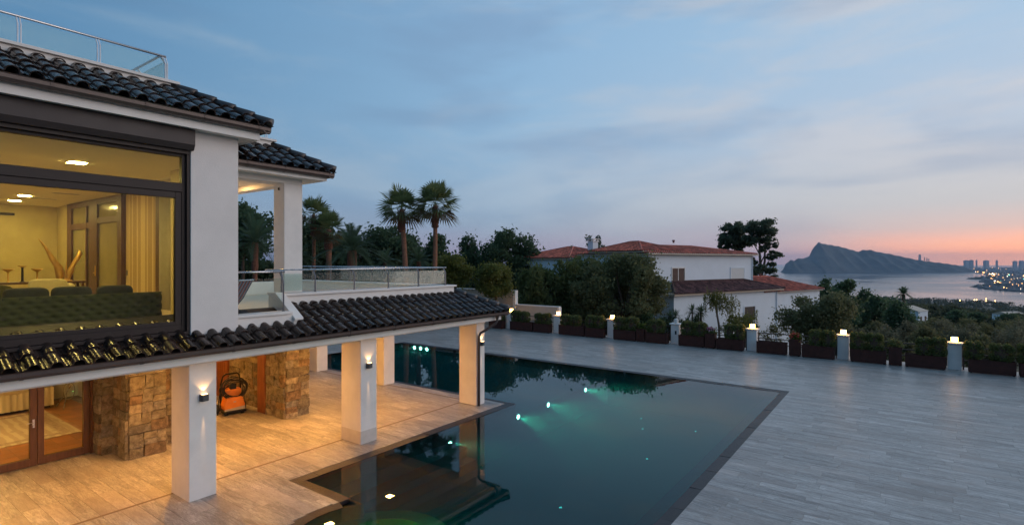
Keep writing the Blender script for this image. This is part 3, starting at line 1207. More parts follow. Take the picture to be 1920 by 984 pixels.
# --- upper storey
FL = 3.55                                   # living room floor
CE = 7.2                                    # living room ceiling
wall(-12.38, -11.9, 5.07, 6.05, 3.2, 7.70, M_STUCCO, 'wall', .01)          # pier beside the window
wall(-14.4, -12.38, 5.75, 6.05, 3.1, 7.70, M_STUCCO)
wall(-14.4, -14.15, 6.05, 7.1, 3.1, 7.70, M_WHITE)
wall(-28.0, -14.4, 6.85, 7.1, 3.1, 7.70, M_WHITE)
wall(-12.36, -12.06, -4, 5.07, 3.1, 3.56, M_WHITE)
wall(-12.36, -12.02, -4, 5.07, 7.20, 7.70, M_WHITE, 'lintel')
wall(-28.3, -28.0, -4, 7.1, 3.1, 7.70, M_WHITE)
wall(-28.0, -12.4, -4.2, -4, 3.1, 7.70, M_WHITE)
wall(-28.0, -14.41, -4, 6.84, 3.1, FL, M_FLOORW, 'living_room_floor')
wall(-14.409, -12.37, -4, 5.74, 3.1, FL, M_FLOORW, 'living_room_floor')
wall(-28.0, -14.41, -4, 6.84, CE, 7.5, M_CEIL, 'living_room_ceiling')
wall(-14.409, -12.37, -4, 5.74, CE, 7.5, M_CEIL, 'living_room_ceiling')
wall(-27.99, -27.9, -3.9, 6.84, FL, CE, M_GOLDW, 'interior_wall')
wall(-27.9, -14.42, 6.80, 6.845, FL, CE, M_GOLDW, 'interior_wall')
wall(-14.41, -12.39, 5.70, 5.745, FL, CE, M_GOLDW, 'interior_wall')
wall(-14.46, -14.41, 5.70, 6.80, FL, CE, M_GOLDW, 'interior_wall')
MB().box(-27.9, -27.86, 4.2, 5.5, 6.77, 6.87).build('air_slot', M_FRAME, villa)
# striped wallpaper and wall trims
xx = -20.55
k = 0
while xx < -18.1:
    w = (.34, .12, .10, .30, .10, .22)[k % 6]
    MB().box(xx, min(xx + w, -18.1), 6.785, 6.799, FL, CE).build('wallpaper_stripe', (M_STRIPE_B, M_STRIPE_A)[k % 2], villa)
    xx += w
    k += 1
MB().box(-18.08, -17.80, 6.72, 6.798, FL, CE).build('wall_trim', M_WOOD, villa)
# curtain by the window
cv, cf = [], []
for i in range(61):
    x = -17.78 + i * .045
    yy = 6.70 + .035 * math.sin(i * 1.15) + .012 * math.sin(i * 2.9)
    cv += [(x, yy, FL + .03), (x, yy, CE - .05)]
cf = [(2 * i, 2 * i + 2, 2 * i + 3, 2 * i + 1) for i in range(60)]
o = MB().add(cv, cf).build('curtain', M_CURT, villa, smooth=True)
sm = o.modifiers.new('thick', 'SOLIDIFY')
sm.thickness = .006
# interior timber and glass doors along the right wall
fr = MB()
for (a, b) in ((-26.1, -25.6), (-24.05, -23.9), (-23.6, -22.85), (-20.95, -20.6)):
    fr.box(a, b, 6.66, 6.79, FL, CE - .02)
for (a, b, z0, z1) in ((-25.6, -23.6, 6.18, 6.40), (-22.85, -20.95, 6.32, 6.52), (-25.6, -23.6, 7.0, 7.18), (-22.85, -20.95, 7.0, 7.18), (-25.6, -23.6, FL, 3.75), (-22.85, -20.95, FL, 3.75)):
    fr.box(a, b, 6.665, 6.785, z0, z1)
d = fr.build('interior_door', M_WOOD, villa)
for (a, b, z0, z1) in ((-25.6, -24.05, 3.75, 6.18), (-23.9, -23.6, 3.75, 6.18), (-22.85, -20.95, 3.75, 6.32), (-25.6, -23.6, 6.4, 7.0), (-22.85, -20.95, 6.52, 7.0)):
    MB().box(a, b, 6.72, 6.73, z0, z1).build('pane', pm('door_glass_interior', (.22, .19, .09), .12, .1, 3, spec=.8) if 'door_glass_interior' not in MATS else MATS['door_glass_interior'], d)
h = MB()
h.tube([(-22.98, 6.66, 4.6), (-22.98, 6.60, 4.6), (-22.86, 6.59, 4.6)], .012, 6)
h.box(-23.0, -22.95, 6.645, 6.66, 4.5, 4.85)
h.build('handle', M_GOLD, d)
MB().box(-20.5, -20.42, 6.77, 6.784, 4.55, 4.72).build('wall_switch', M_STEELD, villa)
# ceiling vents
for (x, y_) in ((-16.6, 5.1), (-22.0, 5.6), (-24.4, 5.6)):
    v = MB().box(x - .10, x + .10, y_ - .35, y_ + .35, CE - .012, CE - .002).build('ceiling_vent', M_SHUTW, villa)
    MB().box(x - .07, x + .07, y_ - .32, y_ + .32, CE - .016, CE - .0125).build('slot', M_STEELD, v)

# --- the big window
win = MB()
X0, X1 = -12.12, -12.0
win.box(X0, X1, 4.94, 5.065, 3.57, 7.25)
win.box(X0, X1, -3.9, 4.94, 3.57, 3.70)
win.box(X0, X1, -3.9, 4.94, 7.14, 7.25)
win.box(X0 - .001, X1 + .015, -3.9, 4.94, 6.42, 6.60)
win.box(X0, X1 - .002, .9, 1.02, 3.70, 7.14)
w = win.build('window_frame', M_FRAME, villa, bevel=.006)
sash = MB()
sash.box(X0 + .02, X1 - .012, 4.82, 4.94, 3.70, 6.42)
sash.box(X0 + .02, X1 - .012, 1.02, 4.82, 3.70, 3.775)
sash.box(X0 + .02, X1 - .012, 1.02, 4.82, 6.29, 6.42)
sash.build('sash', M_FRAME, w, bevel=.006)
MB().box(-12.065, -12.055, 1.02, 4.82, 3.775, 6.29).build('pane', M_GLASS, w)
MB().box(-12.065, -12.055, 1.02, 4.94, 6.60, 7.14).build('pane', M_GLASS, w)
MB().box(-12.065, -12.055, -3.9, .9, 3.70, 7.14).build('pane', M_GLASS, w)
MB().box(-12.06, -11.93, -3.9, 5.06, 3.50, 3.565).build('window_sill', M_FRAME, villa, bevel=.006)
# roller shutter box with chamfered foot
MB().prism([(-12.02, 7.69), (-11.76, 7.69), (-11.76, 7.38), (-11.82, 7.27), (-12.02, 7.27)], 'y', -3.9, 5.10).build('shutter_box', M_SHUT, villa, bevel=.008)
MB().box(-12.019, -11.90, -3.9, 5.05, 7.20, 7.268).build('shutter_slot', M_FRAME, villa)
MB().box(-12.0, -11.93, 5.01, 5.066, 3.57, 7.2).build('shutter_rail', M_FRAME, villa)

# --- barrel tile, shared by all the roofs
def tile_parts(w=.30, L=.43):
    prof = [(-.150, .012), (-.118, .0), (-.098, .012)]
    for i in range(9):
        a = math.pi * (1 - i / 8)
        prof.append((.092 * math.cos(a), .028 + .072 * math.sin(a)))
    prof += [(.098, .012), (.118, 0), (.150, .012)]
    n = len(prof)
    vs = [(x, 0, z + .034) for x, z in prof] + [(x * .97, L, z) for x, z in prof]
    fs = [(i, i + 1, n + i + 1, n + i) for i in range(n - 1)]
    b = len(vs)
    vs += [(x, .0, z + .034) for x, z in prof] + [(x * .86, .003, max(z + .034 - .020, .004)) for x, z in prof]
    fs += [(b + i + 1, b + i, b + n + i, b + n + i + 1) for i in range(n - 1)]
    return vs, fs


TV, TF = tile_parts()
tmesh = MB().add(TV, TF).mesh('roof_tile')
tmesh.materials.append(M_TILE)
tmesh.shade_smooth()
TP, EXPO = .30, .36
rgt = random.Random(9)


def skirt_roof(ex, ez, ey0, ey1, slope, top_x, y_vis, stop=None):
    """skirt roof whose eave runs along +Y at x=ex and ends in a hip at ey1; stop(y) gives the x where a wall cuts it"""
    th = math.atan(slope)
    c, s = math.cos(th), math.sin(th)
    run = ex - top_x
    tz = ez + slope * run
    # deck under the tiles
    u = MB()
    u.add([(ex, ey0, ez - .02), (ex, ey1, ez - .02), (top_x, ey1 - run, tz - .02), (top_x, ey0, tz - .02),
           (-22.0, ey1, ez - .02), (-22.0, ey1 - run, tz - .02)], [(0, 1, 2, 3), (1, 4, 5, 2)])
    roof = u.build('roof', M_TILEB, villa)
    ny = int((ey1 - ey0) / TP)
    rest = MB()
    cnt = 0
    for k in range(ny):
        yc = ey1 - .12 - (k + .5) * TP + .15
        if yc < ey0:
            break
        lim = min(run, ey1 - yc - .02)
        r = -.06
        j = 0
        wallx = stop(yc) if stop else None
        while r * c < lim - .08:
            L = min(1.0, (lim / c - r) / .43)
            if wallx is not None and ex - r * c < wallx - .25:
                break
            M3 = Matrix(((0, -c, s), (1, 0, 0), (0, s, c)))
            jit = Matrix.Rotation(rgt.uniform(-.022, .022), 3, 'Z') @ Matrix.Rotation(rgt.uniform(-.018, .018), 3, 'X')
            P = Vector((ex - r * c, yc + rgt.uniform(-.006, .006), ez + r * s + .004 + rgt.uniform(-.003, .004)))
            M4 = Matrix.Translation(P) @ (M3 @ jit @ Matrix.Diagonal((1, L, 1))).to_4x4()
            if yc > y_vis:
                inst('roof_tile', tmesh, roof, M4)
                cnt += 1
            else:
                rest.add([M4 @ Vector(v) for v in TV], TF)
            r += EXPO
            j += 1
    # far slope past the hip, and the tiles out of sight
    for k in range(14):
        xc = ex - .2 - (k + .5) * TP
        lim = min(run, ex - xc)
        r = -.06
        while r * c < lim - .1:
            M3 = Matrix(((-1, 0, 0), (0, -c, s), (0, s, c)))
            P = Vector((xc, ey1 - r * c, ez + r * s + .004))
            L = min(1.0, (lim / c - r) / .43)
            M4 = Matrix.Translation(P) @ (M3 @ Matrix.Diagonal((1, L, 1))).to_4x4()
            rest.add([M4 @ Vector(v) for v in TV], TF)
            r += EXPO
    if rest.v:
        rest.build('roof_tiles', M_TILE, roof, smooth=True, kind='stuff')
    # hip ridge tiles
    a, b = Vector((ex + .02, ey1 + .02, ez + .07)), Vector((top_x, ey1 - run, tz + .08))
    n = max(3, round((b - a).length / .40))
    for i in range(n):
        p0 = a + (b - a) * (i / n)
        p1 = a + (b - a) * ((i + 1.18) / n)
        up = Vector((0, 0, .018))
        MB().tube([p0 + up, p0 + (p1 - p0) * .25 + up * .9, p1 - up * .4], [.105, .098, .082], 12).build('ridge_tile', M_RIDGE, roof, smooth=True)
    return roof, cnt


def gutter(x, z, y0, y1, joints, side=True):
    P = [(x - .19, z), (x - .19, z - .07), (x - .15, z - .115), (x - .09, z - .13), (x - .035, z - .115), (x - .005, z - .07), (x, z - .01), (x + .012, z + .004),
         (x + .004, z + .010), (x - .012, z - .004), (x - .02, z - .066), (x - .045, z - .10), (x - .09, z - .113), (x - .14, z - .10), (x - .175, z - .06), (x - .175, z)]
    g = MB().prism(P, 'y', y0, y1 + .0).build('gutter', M_GUT, villa)
    if side:
        Q = [(2 * 0 + (y1 - .19 + .19) - (q[0] - x) * -1, q[1]) for q in P]
        MB().prism([(y1 + (q[0] - x) + .0, q[1]) for q in P], 'x', x - 9, x - .012).build('gutter', M_GUT, villa)
    for j in joints:
        Pj = [(x - .185, z - .07), (x - .15, z - .121), (x - .09, z - .137), (x - .03, z - .121), (x + .003, z - .07), (x + .010, z - .01), (x + .02, z + .006), (x - .03, z + .006), (x - .03, z - .06), (x - .09, z - .10)]
        MB().prism(Pj, 'y', j - .025, j + .025).build('gutter_joint', M_STEELD if False else M_GUT, g)
    return g


# lower skirt roof over the portico
def stop_low(y):
    return -11.9 if y < 6.05 else (-11.97 if y < 7.45 else -12.75)


lowroof, n1 = skirt_roof(-11.46, 3.235, -3.9, 15.50, .47, -12.82, 1.7, stop_low)
gutter(-11.43, 3.215, -3.9, 15.50, (.6, 2.35, 4.05, 5.75, 7.15, 8.7, 10.2, 11.7, 13.2))
wall(-11.70, -11.645, -3.9, 15.30, 2.93, 3.20, M_WHITE, 'fascia')
wall(-22, -11.70, 15.245, 15.30, 2.93, 3.20, M_WHITE, 'fascia')
MB().box(-11.645, -11.63, -3.9, 15.28, 3.185, 3.20).build('eave_strip', M_CAPST, villa)
# upper roof over the living room
uproof, n2 = skirt_roof(-11.44, 7.985, -3.9, 6.54, .52, -12.82, .9)
gutter(-11.41, 7.965, -3.9, 6.54, (1.0, 2.72, 4.1, 5.15, 6.28))
wall(-11.62, -11.575, -3.9, 6.36, 7.68, 7.955, M_WHITE, 'fascia')
wall(-14.35, -11.62, 6.315, 6.36, 7.68, 7.955, M_WHITE, 'fascia')
wall(-28.2, -11.62, -3.9, 6.315, 7.70, 7.80, M_WHITE, 'eave_soffit')
wall(-28.2, -14.35, 6.315, 7.3, 7.70, 7.80, M_WHITE, 'eave_soffit')
# roof over the upper terrace
roof2, n3 = skirt_roof(-12.43, 7.375, 5.9, 8.90, .56, -13.52, 5.8)
gutter(-12.40, 7.355, 6.06, 8.90, (6.55, 7.5, 8.75))
wall(-12.60, -12.55, 6.07, 8.76, 7.15, 7.345, M_WHITE, 'fascia')
wall(-19.0, -12.60, 8.71, 8.76, 7.15, 7.345, M_WHITE, 'fascia')
wall(-19.0, -12.60, 6.08, 8.71, 7.17, 7.24, M_WHITE, 'eave_soffit')
wall(-13.52, -13.0, 6.08, 8.32, 7.03, 7.168, M_WHITE, 'edge_beam')
wall(-19.0, -13.522, 8.0, 8.32, 7.03, 7.168, M_WHITE, 'edge_beam')
c = wall(-13.50, -13.0, 7.80, 8.32, 4.185, 7.03, M_COL, 'column', .01)
MB().box(-13.28, -13.22, 7.785, 7.80, 6.86, 6.93).build('sensor', M_BLACK, c)
wall(-19.0, -18.5, 7.82, 8.32, 3.6, 7.03, M_COL, 'column', .01)
print('roof tiles', n1, n2, n3)

# parapets
wall(-13.10, -12.82, -3.9, 5.16, 8.4, 8.84, M_WHITE, 'parapet')
wall(-13.14, -12.76, -3.9, 5.22, 8.84, 8.90, M_CAPST, 'parapet_cap', .006)
wall(-22, -13.10, 4.88, 5.16, 8.4, 8.84, M_WHITE, 'parapet')
wall(-22, -13.14, 4.84, 5.22, 8.84, 8.90, M_CAPST, 'parapet_cap', .006)
wall(-28.2, -13.1, -3.9, 4.88, 8.0, 8.45, M_WHITE, 'roof_deck')
wall(-13.80, -13.50, 6.2, 7.78, 7.85, 8.16, M_WHITE, 'parapet')
wall(-13.84, -13.45, 6.2, 7.86, 8.16, 8.22, M_CAPST, 'parapet_cap', .006)
wall(-20, -13.80, 7.48, 7.78, 7.85, 8.16, M_WHITE, 'parapet')
wall(-20, -13.84, 7.44, 7.86, 8.16, 8.22, M_CAPST, 'parapet_cap', .006)
wall(-20, -13.80, 6.3, 7.48, 7.6, 7.9, M_WHITE, 'roof_deck')
# upper terrace
wall(-22.6, -12.12, 6.06, 14.10, 3.2, 3.6, M_STRAW, 'upper_terrace_floor')
wall(-12.32, -11.97, 6.052, 7.40, 3.25, 3.74, M_WHITE, 'parapet')
wall(-12.36, -11.92, 6.052, 7.38, 3.74, 3.80, M_CAPST, 'parapet_cap', .006)
wall(-13.06, -12.78, 7.60, 14.06, 3.4, 4.12, M_WHITE, 'parapet')
wall(-13.12, -12.72, 7.60, 14.14, 4.12, 4.18, M_CAPST, 'parapet_cap', .006)
wall(-22.6, -13.06, 13.78, 14.06, 3.4, 4.12, M_WHITE, 'parapet')
wall(-22.6, -13.12, 13.72, 14.14, 4.12, 4.18, M_CAPST, 'parapet_cap', .006)
wall(-22.6, -22.3, 7.1, 13.72, 3.4, 4.12, M_WHITE, 'parapet')
# sloping wing wall where the parapet steps back
MB().prism([(-13.06, 3.4), (-13.06, 4.17), (-12.74, 4.17), (-11.93, 3.60), (-11.93, 3.45), (-12.02, 3.3)], 'y', 7.405, 7.598).build('wing_wall', M_WHITE, villa)
MB().prism([(-13.1, 4.172), (-13.1, 4.215), (-12.72, 4.215), (-11.86, 3.635), (-11.86, 3.585)], 'y', 7.39, 7.62).build('wing_wall_cap', M_CAPST, villa, bevel=.005)

# downpipe at the corner column
MB().tube([(-11.53, 14.92, 3.10), (-11.53, 14.92, 2.93), (-11.56, 14.88, 2.84), (-11.78, 14.60, 2.62), (-11.90, 14.46, 2.52), (-11.94, 14.42, 2.40), (-11.94, 14.42, .0)], .043, 12).build('downpipe', M_GUT, villa, smooth=True)
MB().lathe([(.04, 0), (.075, .12), (.075, .14)], (-11.53, 14.92, 2.97), 12).build('downpipe_funnel', M_GUT, villa)


# recessed light panels
def ceiling_light(name, label, x, y, z, s, mat, group):
    t = thing(name, label, 'ceiling light', (x, y, z), 0, group)
    MB().box(x - s / 2 - .02, x + s / 2 + .02, y - s / 2 - .02, y + s / 2 + .02, z - .008, z - .001).build('frame', M_WHITE, t)
    MB().box(x - s / 2, x + s / 2, y - s / 2, y + s / 2, z - .013, z - .0085).build('diffuser', mat, t)


LG = 'square ceiling lights in the living room'  # the hidden and out-of-view panels are added to light the whole room
for x, y, lab in ((-14.9, 3.98, 'bright square ceiling light seen through the upper pane of the big window'), (-23.8, 4.95, 'right one of the two square ceiling lights deep in the living room'),
                  (-26.0, 5.13, 'left one of the two square ceiling lights deep in the living room'), (-19.4, 4.4, 'added square ceiling light hidden behind the window transom, mid living room'),
                  (-14.9, .6, 'added unseen ceiling light at the left of the living room, near window'), (-20.0, .8, 'added unseen ceiling light at the left of the living room, far from window')):
    ceiling_light('ceiling_light', lab, x, y, CE, .30, E_CEIL, LG)
LP = 'square lights in the portico ceiling'  # the panels before the stone pillars are added to brighten the middle floor
for x, y, lab in ((-14.2, 12.4, 'square portico ceiling light mirrored in the pool near the far columns'), (-14.2, 7.8, 'square portico ceiling light between the two stone pillars'),
                  (-14.2, 2.9, 'square portico ceiling light before the glazed door'), (-14.2, 5.9, 'added square portico ceiling light before the nearer stone pillar'),
                  (-14.2, 10.0, 'added square portico ceiling light before the farther stone pillar'), (-14.2, 0.2, 'square portico ceiling light left of the photo'),
                  (-19.0, 12.4, 'square portico ceiling light by the farthest column'), (-19.2, 8.2, 'square ceiling light in the entrance recess above the pressure washer')):
    ceiling_light('portico_light', lab, x, y, 2.945, .22, E_PORT, LP)
for x, y, lab in ((-20.0, 3.6, 'square bedroom ceiling light behind the glazed door'), (-22.5, 1.8, 'square bedroom ceiling light farther from the door')):
    ceiling_light('bedroom_light', lab, x, y, 2.945, .35, E_GROUND, 'square lights in the bedroom ceiling')
for x, y, lab in ((-15.2, 7.55, 'square light in the soffit above the upper terrace, nearer one'), (-17.6, 7.6, 'square light in the soffit above the upper terrace, farther one')):
    ceiling_light('terrace_light', lab, x, y, 7.17, .2, E_TERR, 'square lights above the upper terrace')


# wall sconces on the column fronts
def sconce(y, lab, z=2.13):
    t = thing('wall_sconce', lab, 'wall lamp', (-12.0, y, z), 0, 'up and down lights on the portico columns')
    x = -12.0
    prof = [(x + .001, y - .085), (x + .07, y - .085), (x + .11, y - .05), (x + .11, y + .05), (x + .07, y + .085), (x + .001, y + .085)]
    MB().prism(prof, 'z', z - .07, z + .07).build('housing', pm('sconce_grey', (.06, .06, .065), .45, .1, 5) if 'sconce_grey' not in MATS else MATS['sconce_grey'], t, bevel=.004)
    MB().box(x + .02, x + .09, y - .055, y + .055, z + .07, z + .076).build('lens', E_LENS, t)
    MB().box(x + .045, x + .065, y - .012, y + .012, z - .076, z - .0705).build('lower_lens', E_LENS, t)
    for nm, dz, size, e, blend, zz_ in (('up_beam', .10, 96, 6, .5, 1), ('down_beam', -.09, 9, 55, .5, -1)):
        l = bpy.data.lights.new(nm, 'SPOT')
        l.energy = e
        l.color = (1.0, .52, .20)
        l.spot_size = rad(size)
        l.spot_blend = blend
        l.shadow_soft_size = .015
        o = bpy.data.objects.new(nm, l)
        COL.objects.link(o)
        o.parent = t
        o.location = (.055, 0, dz)
        v = Vector((-.05 if zz_ > 0 else -.07, 0, zz_))
        o.rotation_euler = (-v).to_track_quat('Z', 'Y').to_euler()


sconce(5.36, 'dark up and down wall lamp on the nearest white column')
sconce(9.70, 'dark up and down wall lamp on the middle white column')
sconce(14.62, 'dark up and down wall lamp on the corner column beside the downpipe')


# ------------------------------------------------------------------ balustrades
def balustrade(label, p, q, zcap, h, inward, posts, group='glass balustrades on the villa', white=False, rail_ext=0.0, endkink=True):
    """handrail from p to q; posts at fractions of the run"""
    p, q, inw = Vector((*p, zcap)), Vector((*q, zcap)), Vector((*inward, 0))
    t = thing('glass_balustrade', label, 'balustrade', tuple(p), 0, group)
    d = q - p
    u = d.normalized()
    top = Vector((0, 0, h))
    MB().tube([p + top + inw * .10 - u * rail_ext, q + top + inw * .10 + u * rail_ext], .026, 12).build('handrail', M_STEEL, t, smooth=True)
    for f in posts:
        b = p + d * f
        m_ = MB()
        pts = [b, b + Vector((0, 0, h * .70)), b + Vector((0, 0, h - .03)) + inw * .09]
        for s in ((-.016, .016) if white else (0,)):
            m_.tube([x + u * s * 1.4 for x in pts], .013 if white else .02, 8)
        m_.lathe([(.04, 0), (.04, .012)], tuple(b), 10)
        m_.build('post', M_WPOST if white else M_STEELD, t)
    for a, b in zip(posts[:-1], posts[1:]):
        A, B = p + d * a + u * .045, p + d * b - u * .045
        nz = inw * .006
        z0, z1 = Vector((0, 0, h * .10)), Vector((0, 0, h * .84))
        vs = [A + z0 - nz, B + z0 - nz, B + z0 + nz, A + z0 + nz, A + z1 - nz, B + z1 - nz, B + z1 + nz, A + z1 + nz]
        MB().add(vs, [(0, 3, 2, 1), (4, 5, 6, 7), (0, 1, 5, 4), (1, 2, 6, 5), (2, 3, 7, 6), (3, 0, 4, 7)]).build('glass_pane', M_BALG, t)
    return t


balustrade('long glass balustrade with steel handrail along the pool side of the upper terrace', (-12.92, 7.35), (-12.92, 13.86), 4.18, .60, (-1, 0), [.05, .20, .397, .593, .79, .985], rail_ext=.05)
balustrade('glass balustrade on the far side of the upper terrace, in front of the palms', (-13.05, 13.92), (-22.5, 13.92), 4.18, .60, (0, -1), [0.0, .14, .28, .42, .56, .70, .84, 1.0])
balustrade('short glass balustrade between the big white pier and the wing wall', (-12.14, 6.10), (-12.14, 7.30), 3.80, .95, (-1, 0), [.03, .97], rail_ext=.05)
balustrade('glass balustrade on the rooftop parapet above the big window', (-12.95, -1.0), (-12.95, 5.05), 8.90, .56, (-1, 0), [0.0, .205, .40, .598, .795, .995], white=True)
balustrade('glass balustrade turning back along the rooftop parapet end', (-13.05, 5.05), (-21.5, 5.05), 8.90, .56, (0, -1), [0.0, .15, .3, .45, .6, .75, .9, 1.0], white=True)
balustrade('glass balustrade glimpsed above the smaller terrace roof', (-13.65, 6.3), (-13.65, 7.68), 8.22, .56, (-1, 0), [0.0, .5, 1.0], white=True)

# ================================================================== THINGS INSIDE AND ON THE TERRACE
def soft_box(x0, x1, y0, y1, z0, z1, puff=.03, n=6):
    """cushion-like box as a superellipsoid grid"""
    vs, fs = [], []
    nu, nv = 4 * n, 2 * n
    cx, cy, cz = (x0 + x1) / 2, (y0 + y1) / 2, (z0 + z1) / 2
    ax, ay, az = (x1 - x0) / 2, (y1 - y0) / 2, (z1 - z0) / 2
    e = .38

    def sg(v, p):
        return math.copysign(abs(v) ** p, v)
    for j in range(nv + 1):
        ph = -math.pi / 2 + math.pi * j / nv
        for i in range(nu):
            th = 2 * math.pi * i / nu
            vs.append((cx + ax * sg(math.cos(ph), e) * sg(math.cos(th), e), cy + ay * sg(math.cos(ph), e) * sg(math.sin(th), e), cz + az * sg(math.sin(ph), e)))
    for j in range(nv):
        for i in range(nu):
            i2 = (i + 1) % nu
            fs.append((j * nu + i, j * nu + i2, (j + 1) * nu + i2, (j + 1) * nu + i))
    return MB().add(vs, fs)


# tufted sofa, its back to the big window
sofa = thing('sofa', 'long tufted olive velvet sofa with its back to the big window', 'sofa', (-13.7, 3.2, FL))
sx, sy0, sy1, sz0, sz1 = -13.12, .9, 5.0, FL + .06, 4.345
nu, nv = 260, 70
V, F = [], []
dy, dz = .235, .092
buttons = []
for i in range(nu + 1):
    for j in range(nv + 1):
        y = sy0 + (sy1 - sy0) * i / nu
        z = sz0 + (sz1 - sz0) * j / nv
        best = 9
        r0 = round((z - sz0 - .05) / dz)
        for r in (r0 - 1, r0, r0 + 1):
            off = dy / 2 if r % 2 else 0
            kk = round((y - sy0 - off) / dy)
            yy, zz_ = sy0 + off + kk * dy, sz0 + .05 + r * dz
            best = min(best, math.hypot((y - yy) * .62, z - zz_))
        dep = .060 * (1 - math.exp(-(best / .034) ** 1.3))
        edge = min((y - sy0), (sy1 - y), (sz1 - z)) / .06
        dep -= .05 * (1 - min(1, edge)) ** 2
        V.append((sx + dep, y, z))
F = [(i * (nv + 1) + j, (i + 1) * (nv + 1) + j, (i + 1) * (nv + 1) + j + 1, i * (nv + 1) + j + 1) for i in range(nu) for j in range(nv)]
m = MB()
m.v, m.f = V, F
m.box(sx - .20, sx - .02, sy0 + .02, sy1 - .02, sz0, sz1 - .01)
m.build('backrest', M_SOFA, sofa, smooth=True)
bt = MB()
r_ = 0
while sz0 + .05 + r_ * dz < sz1 - .03:
    kk = 0
    while True:
        yy = sy0 + (dy / 2 if r_ % 2 else 0) + kk * dy
        kk += 1
        if yy > sy1 - .04:
            break
        if yy > sy0 + .04:
            bt.tube([(sx - .002, yy, sz0 + .05 + r_ * dz), (sx + .012, yy, sz0 + .05 + r_ * dz)], [.016, .012], 6)
    r_ += 1
bt.build('buttons', pm('dark_button', (.012, .012, .006), .8, .1, 5), sofa, kind='stuff')
MB().box(sx - .95, sx - .21, sy0 + .2, sy1 - .2, FL + .1, FL + .45).build('seat', M_SOFA, sofa, bevel=.03)
for y in (sy0, sy1 - .2):
    MB().box(sx - .95, sx - .205, y + .002, y + .198, FL + .1, FL + .62).build('arm', M_SOFA, sofa, bevel=.03)
for y in (sy0 + .15, sy1 - .15):
    for x in (sx - .85, sx - .12):
        MB().lathe([(.02, 0), (.03, .1)], (x, y, FL), 8).build('leg', M_WOOD, sofa)
for y0, y1, lab in ((1.78, 2.42, 'dark olive cushion on the sofa, cut by the left edge of the photo'), (2.50, 3.16, 'dark olive cushion on the sofa, leftmost whole one'), (3.20, 3.84, 'dark olive cushion in the middle of the sofa back'),
                    (3.93, 4.56, 'dark olive cushion at the right of the sofa back')):
    cu = thing('cushion', lab, 'cushion', (-13.45, (y0 + y1) / 2, 4.0), 0, 'back cushions on the sofa')
    soft_box(-13.62, -13.36, y0, y1, 4.0, 4.50).build('cover', M_CUSH, cu, smooth=True)
# pale sofa beyond
ps = thing('sofa', 'pale cream sofa deep in the living room', 'sofa', (-18.4, 4.2, FL))
soft_box(-18.2, -17.9, 3.82, 4.62, FL + .2, 4.55).build('backrest', M_PALE, ps, smooth=True)
soft_box(-18.9, -18.1, 3.82, 4.62, FL + .1, FL + .5).build('seat', M_PALE, ps, smooth=True)
soft_box(-18.9, -18.0, 4.60, 4.80, FL + .1, 4.42).build('arm', M_PALE, ps, smooth=True)
gs = thing('sofa', 'low olive sofa at the left of the pale sofa', 'sofa', (-18.2, 2.9, FL))
soft_box(-18.2, -17.9, 2.2, 3.55, FL + .2, 4.42).build('backrest', M_SOFA, gs, smooth=True)
soft_box(-18.9, -18.1, 2.2, 3.55, FL + .1, FL + .5).build('seat', M_SOFA, gs, smooth=True)
# console with gilded leaf sculpture
ct = thing('console_table', 'narrow dark console table behind the pale sofa', 'table', (-20.1, 4.5, FL))
MB().box(-20.35, -19.8, 3.5, 5.5, 4.36, 4.42).build('top', M_WOOD, ct, bevel=.005)
for x in (-20.3, -19.86):
    for y in (3.56, 5.44):
        MB().box(x - .03, x + .03, y - .03, y + .03, FL, 4.36).build('leg', M_WOOD, ct)


def leaf_blade(base, pts, w, name, parent, mat):
    """a curved blade: pts = centre line, w = half widths"""
    vs, fs = [], []
    n = len(pts)
    for p, hw in zip(pts, w):
        p = Vector(p)
        vs += [p + Vector((0, -hw, 0)), p + Vector((.05 * (hw > .01), 0, 0)), p + Vector((0, hw, 0)), p + Vector((-.012, 0, 0))]
    for i in range(n - 1):
        for k in range(4):
            fs.append((i * 4 + k, i * 4 + (k + 1) % 4, i * 4 + 4 + (k + 1) % 4, i * 4 + 4 + k))
    return MB().add(vs, fs).build(name, mat, parent, smooth=True)


sc_ = thing('leaf_sculpture', 'gilded sculpture of two tall curling leaves on the console', 'sculpture', (-20, 4.9, 4.42))
leaf_blade(None, [(-20, 4.92, 4.43), (-20, 4.95, 4.62), (-20, 4.90, 4.86), (-20, 4.78, 5.05), (-20, 4.66, 5.32), (-20, 4.55, 5.52), (-20, 4.45, 5.66)], [.05, .11, .10, .075, .05, .03, .004], 'leaf', sc_, M_GOLD)
leaf_blade(None, [(-20, 5.10, 4.43), (-20, 5.16, 4.66), (-20, 5.24, 4.88), (-20, 5.34, 5.06), (-20, 5.40, 5.20), (-20, 5.41, 5.30), (-20, 5.38, 5.36)], [.06, .10, .06, .075, .07, .035, .004], 'leaf', sc_, M_GOLD)
leaf_blade(None, [(-20, 5.04, 4.43), (-20, 5.08, 4.7), (-20, 5.10, 5.0)], [.02, .03, .004], 'leaf', sc_, M_GOLD)
MB().lathe([(.22, 0), (.20, .03), (.08, .06)], (-20, 5.02, 4.42), 14).build('base', M_GOLD, sc_)
ch = thing('candle_holder', 'tall dark candle holder with golden dish left of the leaf sculpture', 'candle holder', (-20, 4.11, 4.42))
MB().lathe([(.07, 0), (.03, .03), (.025, .40), (.03, .41)], (-20, 4.11, 4.42), 12).build('stem', M_FRAME, ch)
MB().lathe([(.03, 0), (.10, .04), (.11, .05)], (-20, 4.11, 4.83), 14).build('dish', M_GOLD, ch)
